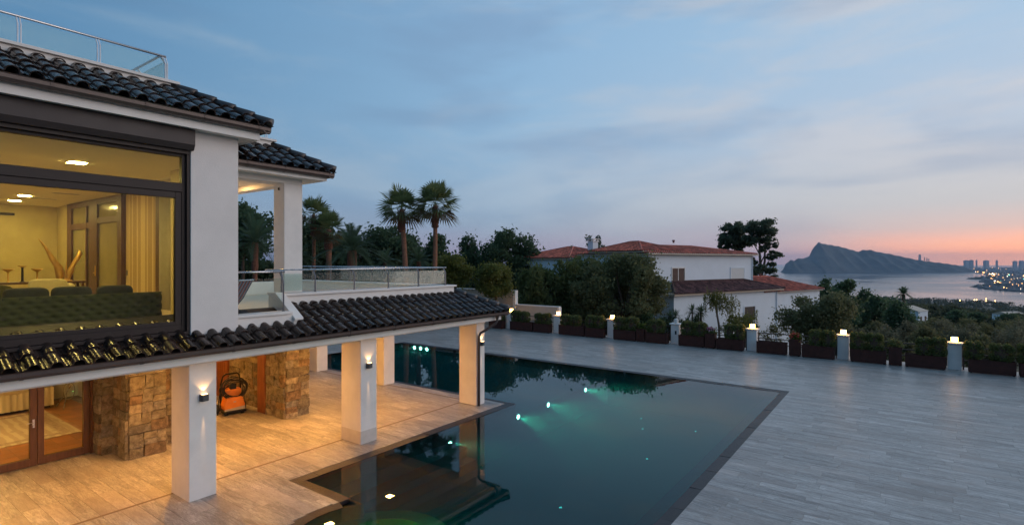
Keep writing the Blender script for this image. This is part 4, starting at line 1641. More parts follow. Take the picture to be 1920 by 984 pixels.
for y, lab in ((3.81, 'flat golden bowl at the left of the candle holder'), (4.43, 'flat golden bowl between candle holder and leaf sculpture')):
    bw = thing('bowl', lab, 'bowl', (-20, y, 4.42), 0, 'golden bowls on the console')
    MB().lathe([(.05, 0), (.02, .02), (.018, .28), (.05, .30), (.13, .36), (.135, .37)], (-20, y, 4.42), 14).build('dish', M_GOLD, bw, smooth=True)

# ground floor bedroom
bedf = struct('bedroom_floor')
MB().box(-25.0, -17.46, 0, 6.7, -.03, -.013).build('grout_bed', M_GROUT, bedf)
tq = MB().add(*plank_verts(-.2235, .2235, -.2235, .2235, -.012, 0.0, .004)).mesh('floor_tile')
tq.materials.append(M_TERRA)
for i in range(16):
    for j in range(14):
        x, y = -17.7 - i * .45, .3 + j * .45
        if x > -24.9 and 2.0 < y < 6.5:
            inst('floor_tile', tq, bedf, Matrix.Translation((x, y, .004)))
rug = thing('rug', 'large pale patterned rug on the terracotta floor behind the glazed door', 'rug', (-21.5, 3.2, .006))
rv = []
MB().box(-23.4, -19.55, .8, 5.35, .0055, .018).build('pile', M_RUG, rug, bevel=.004)
MB().box(-23.2, -19.75, 1.0, 5.15, .0185, .0205).build('border', pm('rug_border', (.45, .33, .24), .95, .3, 9) if 'rug_border' not in MATS else 0, rug)
MB().box(-23.0, -19.95, 1.2, 4.95, .0208, .0225).build('field', M_RUG, rug)
bed = thing('bed', 'bed with pleated cream skirt in the ground floor room', 'bed', (-24.1, 3.5, 0))
pv, pf = [], []
np_ = 90
for i in range(np_ + 1):
    y = 1.2 + (5.65 - 1.2) * i / np_
    off = .03 * math.sin(i * 1.9) + .015 * math.sin(i * .7)
    pv += [(-23.55 + off * 1.2, y, .10), (-23.58 + off * .4, y, .72)]
pf = [(2 * i, 2 * i + 2, 2 * i + 3, 2 * i + 1) for i in range(np_)]
MB().add(pv, pf).build('skirt', M_BED, bed, smooth=True)
soft_box(-24.9, -23.54, 1.1, 5.70, .60, .95).build('mattress', M_BED, bed, smooth=True)
MB().box(-24.9, -23.7, 1.3, 5.6, 0, .6).build('base', M_WOOD, bed)
ib = thing('drying_rack', 'folding metal rack with a cable loop near the bed', 'rack', (-23.3, 5.9, 0))
MB().tube([(-22.9, 5.75, 0), (-23.3, 5.95, .5), (-23.5, 6.1, .95)], .014, 6).build('leg', M_STEEL, ib)
MB().tube([(-23.7, 5.75, 0), (-23.4, 5.95, .5), (-22.95, 6.1, .95)], .014, 6).build('leg', M_STEEL, ib)
MB().box(-23.7, -22.8, 5.9, 6.3, .93, .96).build('board', M_PALE, ib)
MB().tube([(-22.9, 5.9 + .16 * math.sin(a), .62 + .28 * math.cos(a)) for a in [i * 2 * math.pi / 20 for i in range(20)]], .012, 6, close=True).build('cable', M_GREYP, ib)

# pressure washer in the recess
pw = thing('pressure_washer', 'orange and black pressure washer with coiled hose beside the timber jamb', 'pressure washer', (-18.0, 8.95, 0), rad(-12))
def L(*a):
    return [tuple(x) for x in a]
MB().prism([(-.30, .16), (.30, .16), (.32, .30), (.24, .56), (-.24, .56), (-.32, .30)], 'x', -.16, .30).build('body', M_ORANGE, pw, bevel=.03, local=True)
MB().prism([(-.26, .57), (.26, .57), (.24, .80), (-.24, .80)], 'x', -.15, .12).build('upper_body', M_ORANGE, pw, bevel=.025, local=True)
MB().prism([(-.31, .10), (.31, .10), (.31, .26), (-.31, .20)], 'x', .301, .33).build('front_bumper', M_GREYP, pw, bevel=.01, local=True)
MB().box(-.30, .34, -.34, .34, .06, .155).build('base', M_BLACK, pw, bevel=.02, local=True)
for s in (-1, 1):
    w_ = MB().tube([(-.20, s * .36, .15), (-.20, s * .44, .15)], .15, 18).build('wheel', M_RUBB, pw, local=True)
    MB().tube([(-.20, s * .441, .15), (-.20, s * .448, .15)], .07, 12).build('hub', M_GREYP, w_, local=True)
    MB().lathe([(.05, 0), (.06, .05), (.04, .07)], (.24, s * .24, 0), 10).build('foot', M_BLACK, pw, local=True)
MB().tube([(-.17, -.30, .2), (-.20, -.30, .95), (-.14, -.24, 1.22), (-.10, -.16, 1.28), (-.10, .16, 1.28), (-.14, .24, 1.22), (-.20, .30, .95), (-.17, .30, .2)], .026, 8).build('handle', M_BLACK, pw, local=True, smooth=True)
MB().box(-.1, .13, -.09, .09, .80, .98).build('control_box', M_BLACK, pw, bevel=.015, local=True)
rh = random.Random(3)
for k in range(7):
    ry, rz_, cy_, cz_ = .30 + .02 * k * rh.uniform(.6, 1.2), .30 + rh.uniform(-.08, .06), rh.uniform(-.06, .06), .84 + rh.uniform(-.09, .05)
    ph = rh.uniform(0, 6)
    MB().tube([(.14 + .04 * math.sin(2 * a + ph) + k * .014, cy_ + ry * math.sin(a), cz_ + rz_ * math.cos(a) + .03 * math.sin(3 * a + ph)) for a in [i * 2 * math.pi / 28 for i in range(28)]], .016, 6, close=True).build('hose', M_RUBB, pw, local=True, smooth=True)
MB().tube([(.15, -.34, 1.0), (.2, -.44, .6), (.18, -.46, .25), (.25, -.50, .05)], .02, 6).build('spray_lance', M_BLACK, pw, local=True, smooth=True)
MB().box(.3005, .302, -.04, .04, .40, .44).build('badge', M_GREYP, pw, local=True)

# deck chair on the upper terrace
dc = thing('deck_chair', 'folding deck chair with striped sling on the upper terrace', 'chair', (-13.1, 6.45, 3.6), rad(25))
for s in (-.27, .27):
    MB().tube([(-.5, s, 0.02), (.45, s, .95)], .016, 8).build('side_rail', M_STEEL, dc, local=True)
    MB().tube([(.5, s * .9, 0.02), (-.35, s * .9, .42)], .016, 8).build('side_rail', M_STEEL, dc, local=True)
MB().tube([(.45, -.27, .95), (.45, .27, .95)], .016, 8).build('cross_bar', M_STEEL, dc, local=True)
ns = 13
for k in range(ns):
    y0, y1 = -.24 + .48 * k / ns, -.24 + .48 * (k + 1) / ns
    pts = [(-.36, .40), (-.2, .28), (0, .30), (.2, .52), (.45, .93)]
    vs = [(x, yy, z) for x, z in pts for yy in (y0, y1)]
    vs += [(x, yy, z - .008) for x, z in pts for yy in (y0, y1)]
    fs = [(2 * i, 2 * i + 1, 2 * i + 3, 2 * i + 2) for i in range(4)] + [(10 + 2 * i, 10 + 2 * i + 2, 10 + 2 * i + 3, 10 + 2 * i + 1) for i in range(4)]
    MB().add(vs, fs).build('sling_stripe', [pm('sling_dark', (.05, .03, .05), .9), pm('sling_red', (.25, .06, .05), .9), pm('sling_blue', (.12, .16, .26), .9)][k % 3] if 'sling_blue' not in MATS else [MATS['sling_dark'], MATS['sling_red'], MATS['sling_blue']][k % 3], dc, local=True)

# ================================================================== FENCE ALONG THE TERRACE EDGE
FY = 32.45
PXS = [-23.74, -19.65, -15.52, -11.27, -6.93, -2.56, 1.86, 6.2]
NTH = ['first', 'second', 'third', 'fourth', 'fifth', 'sixth', 'seventh', 'eighth']
for i, x in enumerate(PXS):
    unlit = i == 3
    t = thing('fence_pillar', ('square pale pillar with a dark intercom plate and unlit lamp, fourth from the villa' if unlit else
              'square pale fence pillar with lit lamp, %s from the villa' % NTH[i]), 'pillar', (x, FY, 0), 0, 'pillars along the terrace fence')
    MB().box(x - .25, x + .25, FY - .25, FY + .25, 0, 1.17).build('shaft', M_PILL, t, bevel=.008)
    MB().prism([(x - .33, FY - .33), (x + .33, FY - .33), (x + .33, FY + .33), (x - .33, FY + .33)], 'z', 1.171, 1.235).build('cap', M_CAPST, t, bevel=.012)
    if unlit:
        MB().box(x + .00, x + .10, FY - .262, FY - .2505, .58, .80).build('intercom_plate', M_BLACK, t, bevel=.003)
    la = thing('pillar_lamp', ('unlit glass lamp on the fourth pillar from the villa' if unlit else 'glowing lamp on top of the %s fence pillar from the villa' % NTH[i]),
               'lamp', (x, FY, 1.236), 0, 'lamps on the fence pillars')
    MB().lathe([(.13, 0), (.13, .02), (.11, .03)], (x, FY, 1.236), 16).build('base', M_CAPST, la)
    MB().lathe([(.118, 0), (.128, .012), (.128, .195), (.118, .21)], (x, FY, 1.267), 18).build('shade', M_SHUTW if unlit else E_LAMP, la)
    MB().lathe([(.13, 0), (.12, .018)], (x, FY, 1.478), 16).build('lid', M_CAPST, la)
for i in range(7):
    x0, x1 = PXS[i] + .26, PXS[i + 1] - .26
    t = thing('fence_railing', 'brown metal railing between the %s and %s fence pillars' % (NTH[i], NTH[i + 1]), 'railing', ((x0 + x1) / 2, FY, 0), 0, 'railings between the fence pillars')
    for z in (.42, .72, 1.02):
        MB().box(x0, x1, FY - .02, FY + .02, z - .022, z + .022).build('bar', M_RAIL, t)
    for x in (x0 + .06, x1 - .06):
        MB().box(x - .03, x + .03, FY - .026, FY + .026, 0, 1.05).build('post', M_RAIL, t)


def leaves(C, Rd, n, size, rng=RNG, shell=.45, elong=1.6, up=0.0, squash=None):
    """n leaf faces scattered in the ellipsoids C (k,3), Rd (k,3) -> verts (4n,3), faces (n,4)"""
    C = np.asarray(C, float)
    Rd = np.asarray(Rd, float)
    vol = Rd.prod(1) ** (2 / 3)
    idx = rng.choice(len(C), n, p=vol / vol.sum())
    d = rng.normal(size=(n, 3))
    d /= np.linalg.norm(d, axis=1)[:, None]
    r = (1 - shell) + shell * rng.random(n) ** .7
    lone = rng.random(n) < .38
    r = np.where(lone, r * (1 + .45 * np.abs(rng.normal(size=n))), r)
    P = C[idx] + d * Rd[idx] * r[:, None]
    a = rng.normal(size=(n, 3))
    a[:, 2] += up
    a /= np.linalg.norm(a, axis=1)[:, None]
    b = np.cross(a, rng.normal(size=(n, 3)))
    b /= np.linalg.norm(b, axis=1)[:, None] + 1e-9
    s = size * rng.uniform(.6, 1.35, n)[:, None]
    A, B = a * s * elong * .5, b * s * .5
    V = np.stack([P - A, P + B, P + A, P - B], 1).reshape(-1, 3)
    F = np.arange(4 * n).reshape(n, 4)
    return V, F


def box_hedge_pts(x0, x1, y0, y1, z0, z1, n, rng=RNG):
    """points on a rounded, slightly lumpy block"""
    c = np.array([(x0 + x1) / 2, (y0 + y1) / 2, (z0 + z1) / 2])
    h = np.array([(x1 - x0) / 2, (y1 - y0) / 2, (z1 - z0) / 2])
    d = rng.normal(size=(n, 3))
    d = np.sign(d) * np.abs(d) ** .55
    d /= (np.abs(d) ** 3.2).sum(1)[:, None] ** (1 / 3.2)
    lump = 1 + .05 * np.sin(d[:, 0] * 5 + x0 * 7) * np.sin(d[:, 2] * 4 + 1) + .04 * np.sin(d[:, 0] * 11 + x0)
    r = lump * (1 - .28 * rng.random(n) ** 2)
    return c + d * h * r[:, None]


def leaf_cards(P, size, rng=RNG, elong=1.5):
    n = len(P)
    a = rng.normal(size=(n, 3))
    a /= np.linalg.norm(a, axis=1)[:, None]
    b = np.cross(a, rng.normal(size=(n, 3)))
    b /= np.linalg.norm(b, axis=1)[:, None] + 1e-9
    s = size * rng.uniform(.6, 1.3, n)[:, None]
    A, B = a * s * elong * .5, b * s * .5
    return np.stack([P - A, P + B, P + A, P - B], 1).reshape(-1, 3), np.arange(4 * n).reshape(n, 4)


def npart(name, V, F, mat, parent):
    me = npmesh(name, V, F)
    me.transform(mworld(parent).inverted())
    return link(name, me, mat, parent)


def planter(x0, x1, h, lab, tall=False):
    t = thing('planter', lab, 'planter', ((x0 + x1) / 2, 31.95, 0), 0, 'small square planters' if tall else 'long planters along the fence')
    y0, y1 = 31.72, 32.16
    m_ = MB()
    e = .025
    m_.box(x0, x1, y0, y0 + e, .03, h)
    m_.box(x0, x1, y1 - e, y1, .03, h)
    m_.box(x0, x0 + e, y0 + e, y1 - e, .03, h)
    m_.box(x1 - e, x1, y0 + e, y1 - e, .03, h)
    m_.build('box', M_PLANT, t, bevel=.005)
    MB().box(x0 - .012, x1 + .012, y0 - .012, y0 + .03, h + .001, h + .03).build('rim', M_PLANT, t)
    MB().box(x0 - .012, x1 + .012, y1 - .03, y1 + .012, h + .001, h + .03).build('rim', M_PLANT, t)
    MB().box(x0 + e, x1 - e, y0 + e, y1 - e, h - .12, h - .05).build('soil', M_SOIL, t)
    for x in (x0 + .08, x1 - .08):
        for y in (y0 + .06, y1 - .06):
            MB().box(x - .03, x + .03, y - .03, y + .03, 0, .0295).build('foot', M_BLACK, t)


def hedge(x0, x1, z1, lab, lumps=1, z0=.56):
    t = thing('boxwood_hedge', lab, 'hedge', ((x0 + x1) / 2, 31.95, .5), 0, 'clipped hedges in the planters')
    w = (x1 - x0) / lumps
    P = []
    for k in range(lumps):
        a = x0 + k * w
        zz_ = z1 + RNG.uniform(-.06, .04)
        P.append(box_hedge_pts(a - .03, a + w + .03, 31.66, 32.24, z0, zz_, int(2600 * max(.5, w))))
    V, F = leaf_cards(np.concatenate(P), .062)
    npart('foliage', V, F, M_HEDGE, t)
    m_ = MB()
    for k in range(lumps):
        a = x0 + k * w
        m_.box(a + w * .2, a + w * .8, 31.84, 32.06, z0 + .06, z1 - .14)
        m_.tube([(a + w / 2, 31.95, .45), (a + w / 2, 31.95, z0 + .1)], .02, 6)
    m_.build('stems', M_BARK, t)


def between(i, side):
    return '%s planter between the %s and %s fence pillars' % (side, NTH[i], NTH[i + 1])


planter(-25.33, -24.05, .60, 'long dark red planter left of the first fence pillar, behind the roof corner')
hedge(-24.95, -24.05, 1.30, 'clipped hedge left of the first fence pillar, behind the roof corner')
PL_ = [(0, 'left', -23.35, -21.38, .62, -23.30, -21.80, 1.42, 2), (0, 'right', -21.28, -19.98, .60, -21.18, -20.02, 1.36, 3), (1, 'left', -19.2, -17.25, .66, -19.1, -17.62, 1.42, 2), (1, 'right', -17.13, -15.86, .60, -17.15, -15.86, 1.46, 2),
       (2, 'left', -15.12, -13.62, .62, -15.14, -13.50, 1.50, 2), (2, 'right', -12.96, -11.60, .62, -12.9, -11.80, 1.48, 1), (3, 'left', -10.90, -9.42, .62, -10.78, -9.28, 1.46, 2), (3, 'right', -8.72, -7.28, .60, -8.28, -7.26, 1.46, 2),
       (4, 'left', -6.58, -5.10, .62, None, None, 0, 0), (4, 'right', -4.38, -2.90, .62, -4.05, -2.86, 1.48, 2), (5, 'left', -2.20, -.74, .62, -2.22, -.86, 1.46, 2), (5, 'right', 0.0, 1.50, .58, .42, 1.56, 1.46, 2),
       (6, 'left', 2.32, 3.90, .58, 2.16, 2.82, 1.42, 1), (6, 'right', 4.02, 5.5, .58, 3.95, 4.9, 1.44, 1)]
for (i, side, a, b, h, ha, hb, hz, lm) in PL_:
    planter(a, b, h, 'dark red %s%s' % ('empty ' if ha is None else 'long ', between(i, side)))
    if ha is not None:
        hedge(ha, hb, hz, 'clipped green hedge in the ' + between(i, side), lm)
hedge(3.03, 3.84, 1.40, 'round clipped hedge at the right edge, second in the planter after the last lit pillar', 1)
for (x0, x1, z, i, lab, mat, n) in ((-13.55, -13.05, .80, 2, 'leafy green plant in the small planter between the third and fourth pillars', None, 0), (-9.36, -8.80, .84, 3, 'pink flowering plant in the small planter after the intercom pillar', M_FLOWP, 16),
                                    (-4.98, -4.45, .86, 4, 'red flowering geranium in the small planter after the fifth pillar', M_FLOWR, 40), (-.64, -.12, .86, 5, 'small bush with one red bloom after the sixth pillar', M_FLOWR, 7)):
    planter(x0, x1, z, 'small tall dark red planter between the %s and %s fence pillars' % (NTH[i], NTH[i + 1]), True)
    xc = (x0 + x1) / 2
    t = thing('potted_plant', lab, 'plant', (xc, 31.95, z - .05), 0, 'plants in the small planters')
    V, F = leaves([(xc, 31.95, z + .12)], [(.26, .24, .22)], 320, .075)
    npart('foliage', V, F, M_GRASS if mat in (None, M_FLOWR) and i != 5 else M_HEDGE, t)
    if mat:
        V, F = leaves([(xc + (.1 if n < 10 else 0), 31.9, z + .22)], [(.22, .2, .16)] if n > 10 else [(.06, .06, .05)], n * 5, .05)
        npart('blooms', V, F, mat, t)['kind'] = 'stuff'
    MB().tube([(xc, 31.95, z - .08), (xc, 31.95, z + .1)], .012, 5).build('stem', M_BARK, t)

# garden walls behind the first pillars
gw = thing('garden_wall', 'tall beige garden wall with pale end post behind the round ficus tree', 'wall', (-27, 34.3, 0))
MB().box(-36, -24.85, 34.2, 34.45, -1.0, 2.62).build('panel', M_GWALL, gw)
MB().box(-24.848, -24.60, 34.15, 34.5, -1.0, 2.66).build('end_post', M_WHITE, gw, bevel=.01)
MB().box(-36, -24.6, 34.14, 34.51, 2.662, 2.73).build('coping', M_CAPST, gw)
gw = thing('garden_wall', 'low beige garden wall between the first and second fence pillars', 'wall', (-22.6, 34.2, 0))
MB().box(-24.597, -20.75, 34.2, 34.45, -1.0, 1.58).build('panel', M_GWALL, gw)
MB().box(-24.597, -20.66, 34.15, 34.5, 1.582, 1.66).build('coping', M_CAPST, gw)
MB().box(-20.747, -20.62, 34.16, 34.49, -1.0, 1.579).build('end_post', M_WHITE, gw)

# ================================================================== NEIGHBOUR'S HOUSE
NB = at(1243, 48.0, -4.0)
nb_dir = math.atan2(FW[1], FW[0]) - rad(55)          # facade runs right and away
nb = thing('neighbour_house', 'white two storey house with red tiled roofs behind the fence', 'house', tuple(NB), nb_dir)
GZ = 4.0                                             # local z of world 0


def lbox(name, x0, x1, y0, y1, z0, z1, mat, parent=nb, bevel=0):
    return MB().box(x0, x1, y0, y1, z0 + GZ, z1 + GZ).build(name, mat, parent, local=True, bevel=bevel)


def rolled_slope(e0, e1, t0, t1, pitch=.30, r=.085):
    """rolled tile slope between eave e0-e1 and top t0-t1 (trapezoid), local coords"""
    e0, e1, t0, t1 = map(Vector, (e0, e1, t0, t1))
    u = (e1 - e0).normalized()
    W_ = (e1 - e0).length
    a, b = (t0 - e0).dot(u), (t1 - e0).dot(u)
    up = (t0 - e0) - u * a
    Ls = up.length
    up.normalize()
    nr = u.cross(up)
    if nr.z < 0:
        nr = -nr
    n = int(W_ / pitch)
    m_ = MB()
    m_.base = ([e0, e1, t1, t0], [(0, 1, 2, 3)])
    for i in range(n):
        s = (i + .5) * W_ / n
        if s < a:
            Lm = Ls * s / max(a, 1e-6)
        elif s > b:
            Lm = Ls * (W_ - s) / max(W_ - b, 1e-6)
        else:
            Lm = Ls
        if Lm < .15:
            continue
        rows = max(1, round(Lm / .42))
        for k in range(rows):
            l0, l1 = Lm * k / rows - .05, Lm * (k + 1) / rows
            vs = []
            for l, rr, h in ((l0, r * 1.12, .025), (l1, r, .0)):
                for q in range(5):
                    an = math.pi * q / 4
                    vs.append(e0 + u * (s - rr * math.cos(an)) + up * l + nr * (rr * math.sin(an) + h))
            m_.add(vs, [(q, q + 1, 6 + q, 5 + q) for q in range(4)] + [(0, 1, 2, 3, 4)])
    return m_


def hip_roof(x0, x1, y0, y1, ze, zr, mat, name='roof', over=.35):
    """hip roof with rolled tiles; ridge along the longer side"""
    x0 -= over
    x1 += over
    y0 -= over
    y1 += over
    ze += GZ
    zr += GZ
    if x1 - x0 >= y1 - y0:
        h = (y1 - y0) / 2
        A, B = (x0 + h, (y0 + y1) / 2, zr), (x1 - h, (y0 + y1) / 2, zr)
    else:
        h = (x1 - x0) / 2
        A, B = ((x0 + x1) / 2, y0 + h, zr), ((x0 + x1) / 2, y1 - h, zr)
    c = [(x0, y0, ze), (x1, y0, ze), (x1, y1, ze), (x0, y1, ze)]
    m_, rl = MB(), MB()
    if x1 - x0 >= y1 - y0:
        tops = [(A, B), (B, B), (B, A), (A, A)]
    else:
        tops = [(A, A), (A, B), (B, B), (B, A)]
    for k in range(4):
        s = rolled_slope(c[k], c[(k + 1) % 4], tops[k][0], tops[k][1])
        m_.add(*s.base)
        rl.add(s.v, s.f)
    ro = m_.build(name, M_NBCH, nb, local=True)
    rl.build('tile_rows', mat, ro, local=True, kind='stuff')
    rm = MB()
    for k in range(4):
        t_ = A if (Vector(c[k]) - Vector(A)).length < (Vector(c[k]) - Vector(B)).length else B
        rm.tube([Vector(c[k]) + Vector((0, 0, .05)), Vector(t_) + Vector((0, 0, .06))], .075, 8)
    rm.tube([Vector(A) + Vector((0, 0, .06)), Vector(B) + Vector((0, 0, .06))], .08, 8)
    rm.build('ridge', mat, ro, local=True)
    MB().box(x0 + .08, x1 - .08, y0 + .08, y1 - .08, ze - .16, ze - .03).build('eave', M_NBE, ro, local=True)
    mo = MB()
    k_ = int((x1 - x0) / .30)
    for i in range(k_):
        xx_ = x0 + (i + .5) * (x1 - x0) / k_
        mo.lathe([(.075, 0), (.06, .06)], (xx_, y0 + .02, ze - .05), 6)
    mo.build('mortar_caps', M_WHITE, ro, local=True, kind='stuff')
    return ro


# main upper block
lbox('wall', -2.0, 14.2, 0, 8.6, -5, 5.62, M_NBW)
hip_roof(-2.0, 14.2, 0, 8.6, 5.74, 6.55, M_NBR)
# raised roof over the left end and the rear wing
hip_roof(-2.4, 3.2, .3, 7.0, 5.95, 6.82, M_NBR, over=.1)
lbox('wall', -3.2, 5.0, 8.61, 18.0, -5, 5.3, M_NBW)
hip_roof(-3.2, 5.0, 8.9, 18.0, 5.36, 6.55, M_NBR)
# front ground floor wing with its brown skirt roof
lbox('wall', -.9, 15.4, -1.9, -.002, -5, 2.15, M_NBW)
sk = MB()
for seg in (((-1.4, -2.4, 2.25), (16.2, -2.4, 2.25), (1.2, -.02, 3.12), (12.4, -.02, 3.12)),):
    s = rolled_slope(*[(p[0], p[1], p[2] + GZ) for p in seg])
    sk.add(*s.base)
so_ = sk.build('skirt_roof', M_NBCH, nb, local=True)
MB().add(s.v, s.f).build('tile_rows', M_NBR2, so_, local=True, kind='stuff')
rm = MB()
rm.tube([(-1.4, -2.4, 2.33 + GZ), (1.2, -.05, 3.2 + GZ), (12.4, -.05, 3.2 + GZ), (16.2, -2.4, 2.33 + GZ)], .07, 8)
rm.build('ridge', M_NBR2, so_, local=True)
MB().box(-1.3, 16.1, -2.3, -.01, 2.06 + GZ, 2.2 + GZ).build('eave', M_NBE, so_, local=True)
# low wing on the right
lbox('wall', 14.21, 25.0, -1.6, 6.2, -6, 1.75, M_NBW)
hip_roof(13.4, 25.0, -1.6, 6.2, 1.9, 3.25, M_NBR)
# chimney
chm = lbox('chimney', .6, 1.35, 9.6, 10.35, 5.4, 7.05, M_NBW)
lbox('chimney_cap', .54, 1.41, 9.54, 10.41, 7.06, 7.14, M_CAPST, chm)
lbox('chimney_lid', .48, 1.47, 9.48, 10.47, 7.30, 7.38, M_CAPST, chm)
for x in (.6, 1.25):
    for y in (9.6, 10.25):
        lbox('chimney_leg', x, x + .1, y, y + .1, 7.141, 7.299, M_CAPST, chm)


def nb_window(x0, x1, y, z0, z1, panes, mat, frame=M_WHITE, shutter=False, parent=nb):
    f = MB()
    w_ = .10
    f.box(x0 - w_, x0, y - .05, y - .003, z0 - w_ + GZ, z1 + w_ + GZ)
    f.box(x1, x1 + w_, y - .05, y - .003, z0 - w_ + GZ, z1 + w_ + GZ)
    f.box(x0, x1, y - .05, y - .003, z1 + GZ, z1 + w_ + GZ)
    f.box(x0 - .05, x1 + .05, y - .10, y - .003, z0 - w_ - .02 + GZ, z0 - .001 + GZ)
    fo = f.build('window', frame, parent, local=True)
    n_ = panes
    for k in range(n_):
        a = x0 + (x1 - x0) * k / n_ + (.05 if k else .02)
        b = x0 + (x1 - x0) * (k + 1) / n_ - (.05 if k < n_ - 1 else .02)
        MB().box(a, b, y - .022, y - .012, z0 + GZ + .02, z1 + GZ - .02).build('pane', mat, fo, local=True)
    MB().box(x0, x1, y - .012, y - .004, z0 + GZ, z1 + GZ).build('sash', frame, fo, local=True)
    if shutter:
        for k in range(14):
            zz_ = z0 + (z1 - z0) * k / 14
            MB().box(x0 + .02, x1 - .02, y - .036, y - .023, zz_ + GZ + .004, zz_ + (z1 - z0) / 14 + GZ - .006).build('shutter_slat', M_SHUTW, fo, local=True)
    return fo


nb_window(1.25, 3.0, 0, 3.12, 4.38, 2, M_PANE)
nb_window(10.3, 12.6, 0, 2.98, 4.32, 1, M_SHUTW, M_NBW, True)
nb_window(9.6, 11.4, -1.9, -.75, .62, 1, M_BLACK, M_NBW)
for x in (-1.9, 14.05):
    MB().tube([(x, -.07, 5.55 + GZ), (x, -.07, 2.9 + GZ)], .05, 8).build('downpipe', M_NBW, nb, local=True)
MB().tube([(15.3, -1.97, 2.1 + GZ), (15.3, -1.97, -4 + GZ)], .05, 8).build('downpipe', M_NBW, nb, local=True)
MB().box(-2.4, 14.6, -.46, -.36, 5.60 + GZ, 5.70 + GZ).build('gutter', M_NBE, nb, local=True)
# small roof ventilator knobs
for (x, z) in ((6.9, 6.95), (19.5, 3.35)):
    MB().lathe([(.10, 0), (.10, .18), (.17, .2), (.15, .3)], (x, 4.3 if x < 10 else 2.3, z + GZ - .05), 10).build('roof_vent', M_NBR2, nb, local=True)

# ================================================================== TREES
def clumpset(c, r, k, rng, spread=.72, cr=(.30, .48), flat=.8):
    """k clumps spread through the ellipsoid c, r"""
    C, R_ = [], []
    c, r = np.array(c, float), np.array(r, float)
    for _ in range(k):
        d = rng.normal(size=3)
        d /= np.linalg.norm(d)
        q = spread * rng.uniform(.55, 1.0)
        C.append(c + d * r * q)
        f = rng.uniform(*cr)
        R_.append([r[0] * f, r[1] * f, r[2] * f * flat * rng.uniform(.8, 1.15)])
    return C, R_


def tree(name, label, cat, base, crown_c, crown_r, mat, n, size, k=16, trunk=.16, seed=0, group=None, elong=1.6, spread=.72, cr=(.30, .48), limbs=9, shell=.5, up=0.0, bark=None, extra=None, lean=0.0):
    rng = np.random.default_rng(seed)
    rr = random.Random(seed)
    t = thing(name, label, cat, tuple(base), 0, group)
    C, R_ = clumpset(crown_c, crown_r, k, rng, spread, cr)
    if extra:
        for c, r in extra:
            C.append(np.array(c))
            R_.append(list(r))
    V, F = leaves(C, R_, n, size, rng, shell, elong, up)
    npart('crown', V, F, mat, t)
    m_ = MB()
    b = Vector(base)
    cc = Vector(crown_c)
    fork = b.lerp(Vector((cc.x, cc.y, cc.z - crown_r[2] * .55)), .9)
    mid = b.lerp(fork, .5) + Vector((rr.uniform(-1, 1), rr.uniform(-1, 1), 0)) * trunk * 1.2
    m_.tube([b - Vector((0, 0, .3)), mid, fork], [trunk * 1.25, trunk, trunk * .8], 8)
    order = sorted(range(len(C)), key=lambda i: rr.random())[:limbs]
    for i in order:
        e = Vector(C[i])
        mm = fork.lerp(e, .5) + Vector((rr.uniform(-.2, .2), rr.uniform(-.2, .2), rr.uniform(-.1, .25)))
        m_.tube([fork, mm, e], [trunk * .55, trunk * .34, trunk * .10], 6)
    m_.build('trunk', bark or M_BARK, t)
    return t


def on(px, D):
    p = at(px, D)
    p.z = terr(p.x, p.y)
    return p


def px_tree(name, label, cat, px, py_top, py_bot, half_px, D, mat, n, size, **kw):
    b = on(px, D)
    zt, zb = zat(py_top, D), zat(py_bot, D)
    w_ = half_px / 1010 * D
    return tree(name, label, cat, b, (b.x, b.y, (zt + zb) / 2), (w_, w_ * .9, (zt - zb) / 2), mat, n, size, **kw)


# dark pines and broad trees behind the upper terrace
px_tree('pine_tree', 'dark pine seen between the white pier and the terrace column', 'tree', 455, 368, 500, 62, 46, M_PINE, 9000, .20, k=20, seed=1)
px_tree('pine_tree', 'dark pine behind the two slim palms left of the date palm', 'tree', 585, 408, 520, 60, 52, M_PINE, 8000, .22, k=18, seed=2)
px_tree('pine_tree', 'broad dark pine between the date palm and the tall fan palms', 'tree', 738, 416, 515, 64, 56, M_PINE, 9500, .22, k=20, seed=3)
px_tree('pine_tree', 'dark pine behind the right tall fan palm', 'tree', 822, 432, 520, 36, 58, M_PINE, 6000, .22, k=16, seed=4)
px_tree('pine_tree', 'small dark pine low behind the date palm', 'tree', 668, 440, 530, 48, 54, M_PINE, 6500, .22, k=16, seed=5)
px_tree('pine_tree', 'big dark pine with uneven top standing behind the round ficus trees', 'tree', 952, 430, 545, 58, 60, M_PINE, 11000, .22, k=24, seed=6, cr=(.22, .42), spread=.85)
px_tree('pine_tree', 'dark pine at the left shoulder of the big pine, above the clipped ficus', 'tree', 888, 447, 540, 42, 62, M_PINE, 7000, .22, k=20, seed=7, cr=(.22, .42), spread=.85)
for i, (px_, yt, hp, D_, lab) in enumerate(((470, 470, 55, 50, 'dark undergrowth low behind the terrace between pier and column'), (560, 466, 55, 56, 'dark undergrowth behind the slim fan palm'),
                                            (640, 468, 55, 57, 'dark undergrowth behind the date palm'), (720, 466, 52, 60, 'dark undergrowth left of the tall fan palm trunks'),
                                            (790, 468, 46, 62, 'dark undergrowth behind the tall fan palm trunks'), (850, 480, 40, 58, 'dark undergrowth behind the dark clipped ficus'),
                                            (1000, 486, 46, 60, 'dark undergrowth behind the junipers left of the rear roof'))):
    px_tree('undergrowth_bush', lab, 'bush', px_, yt, 575, hp, D_, M_PINE, 7000, .22, k=26, seed=400 + i, group='dark undergrowth behind the terrace', cr=(.3, .45), trunk=.08)
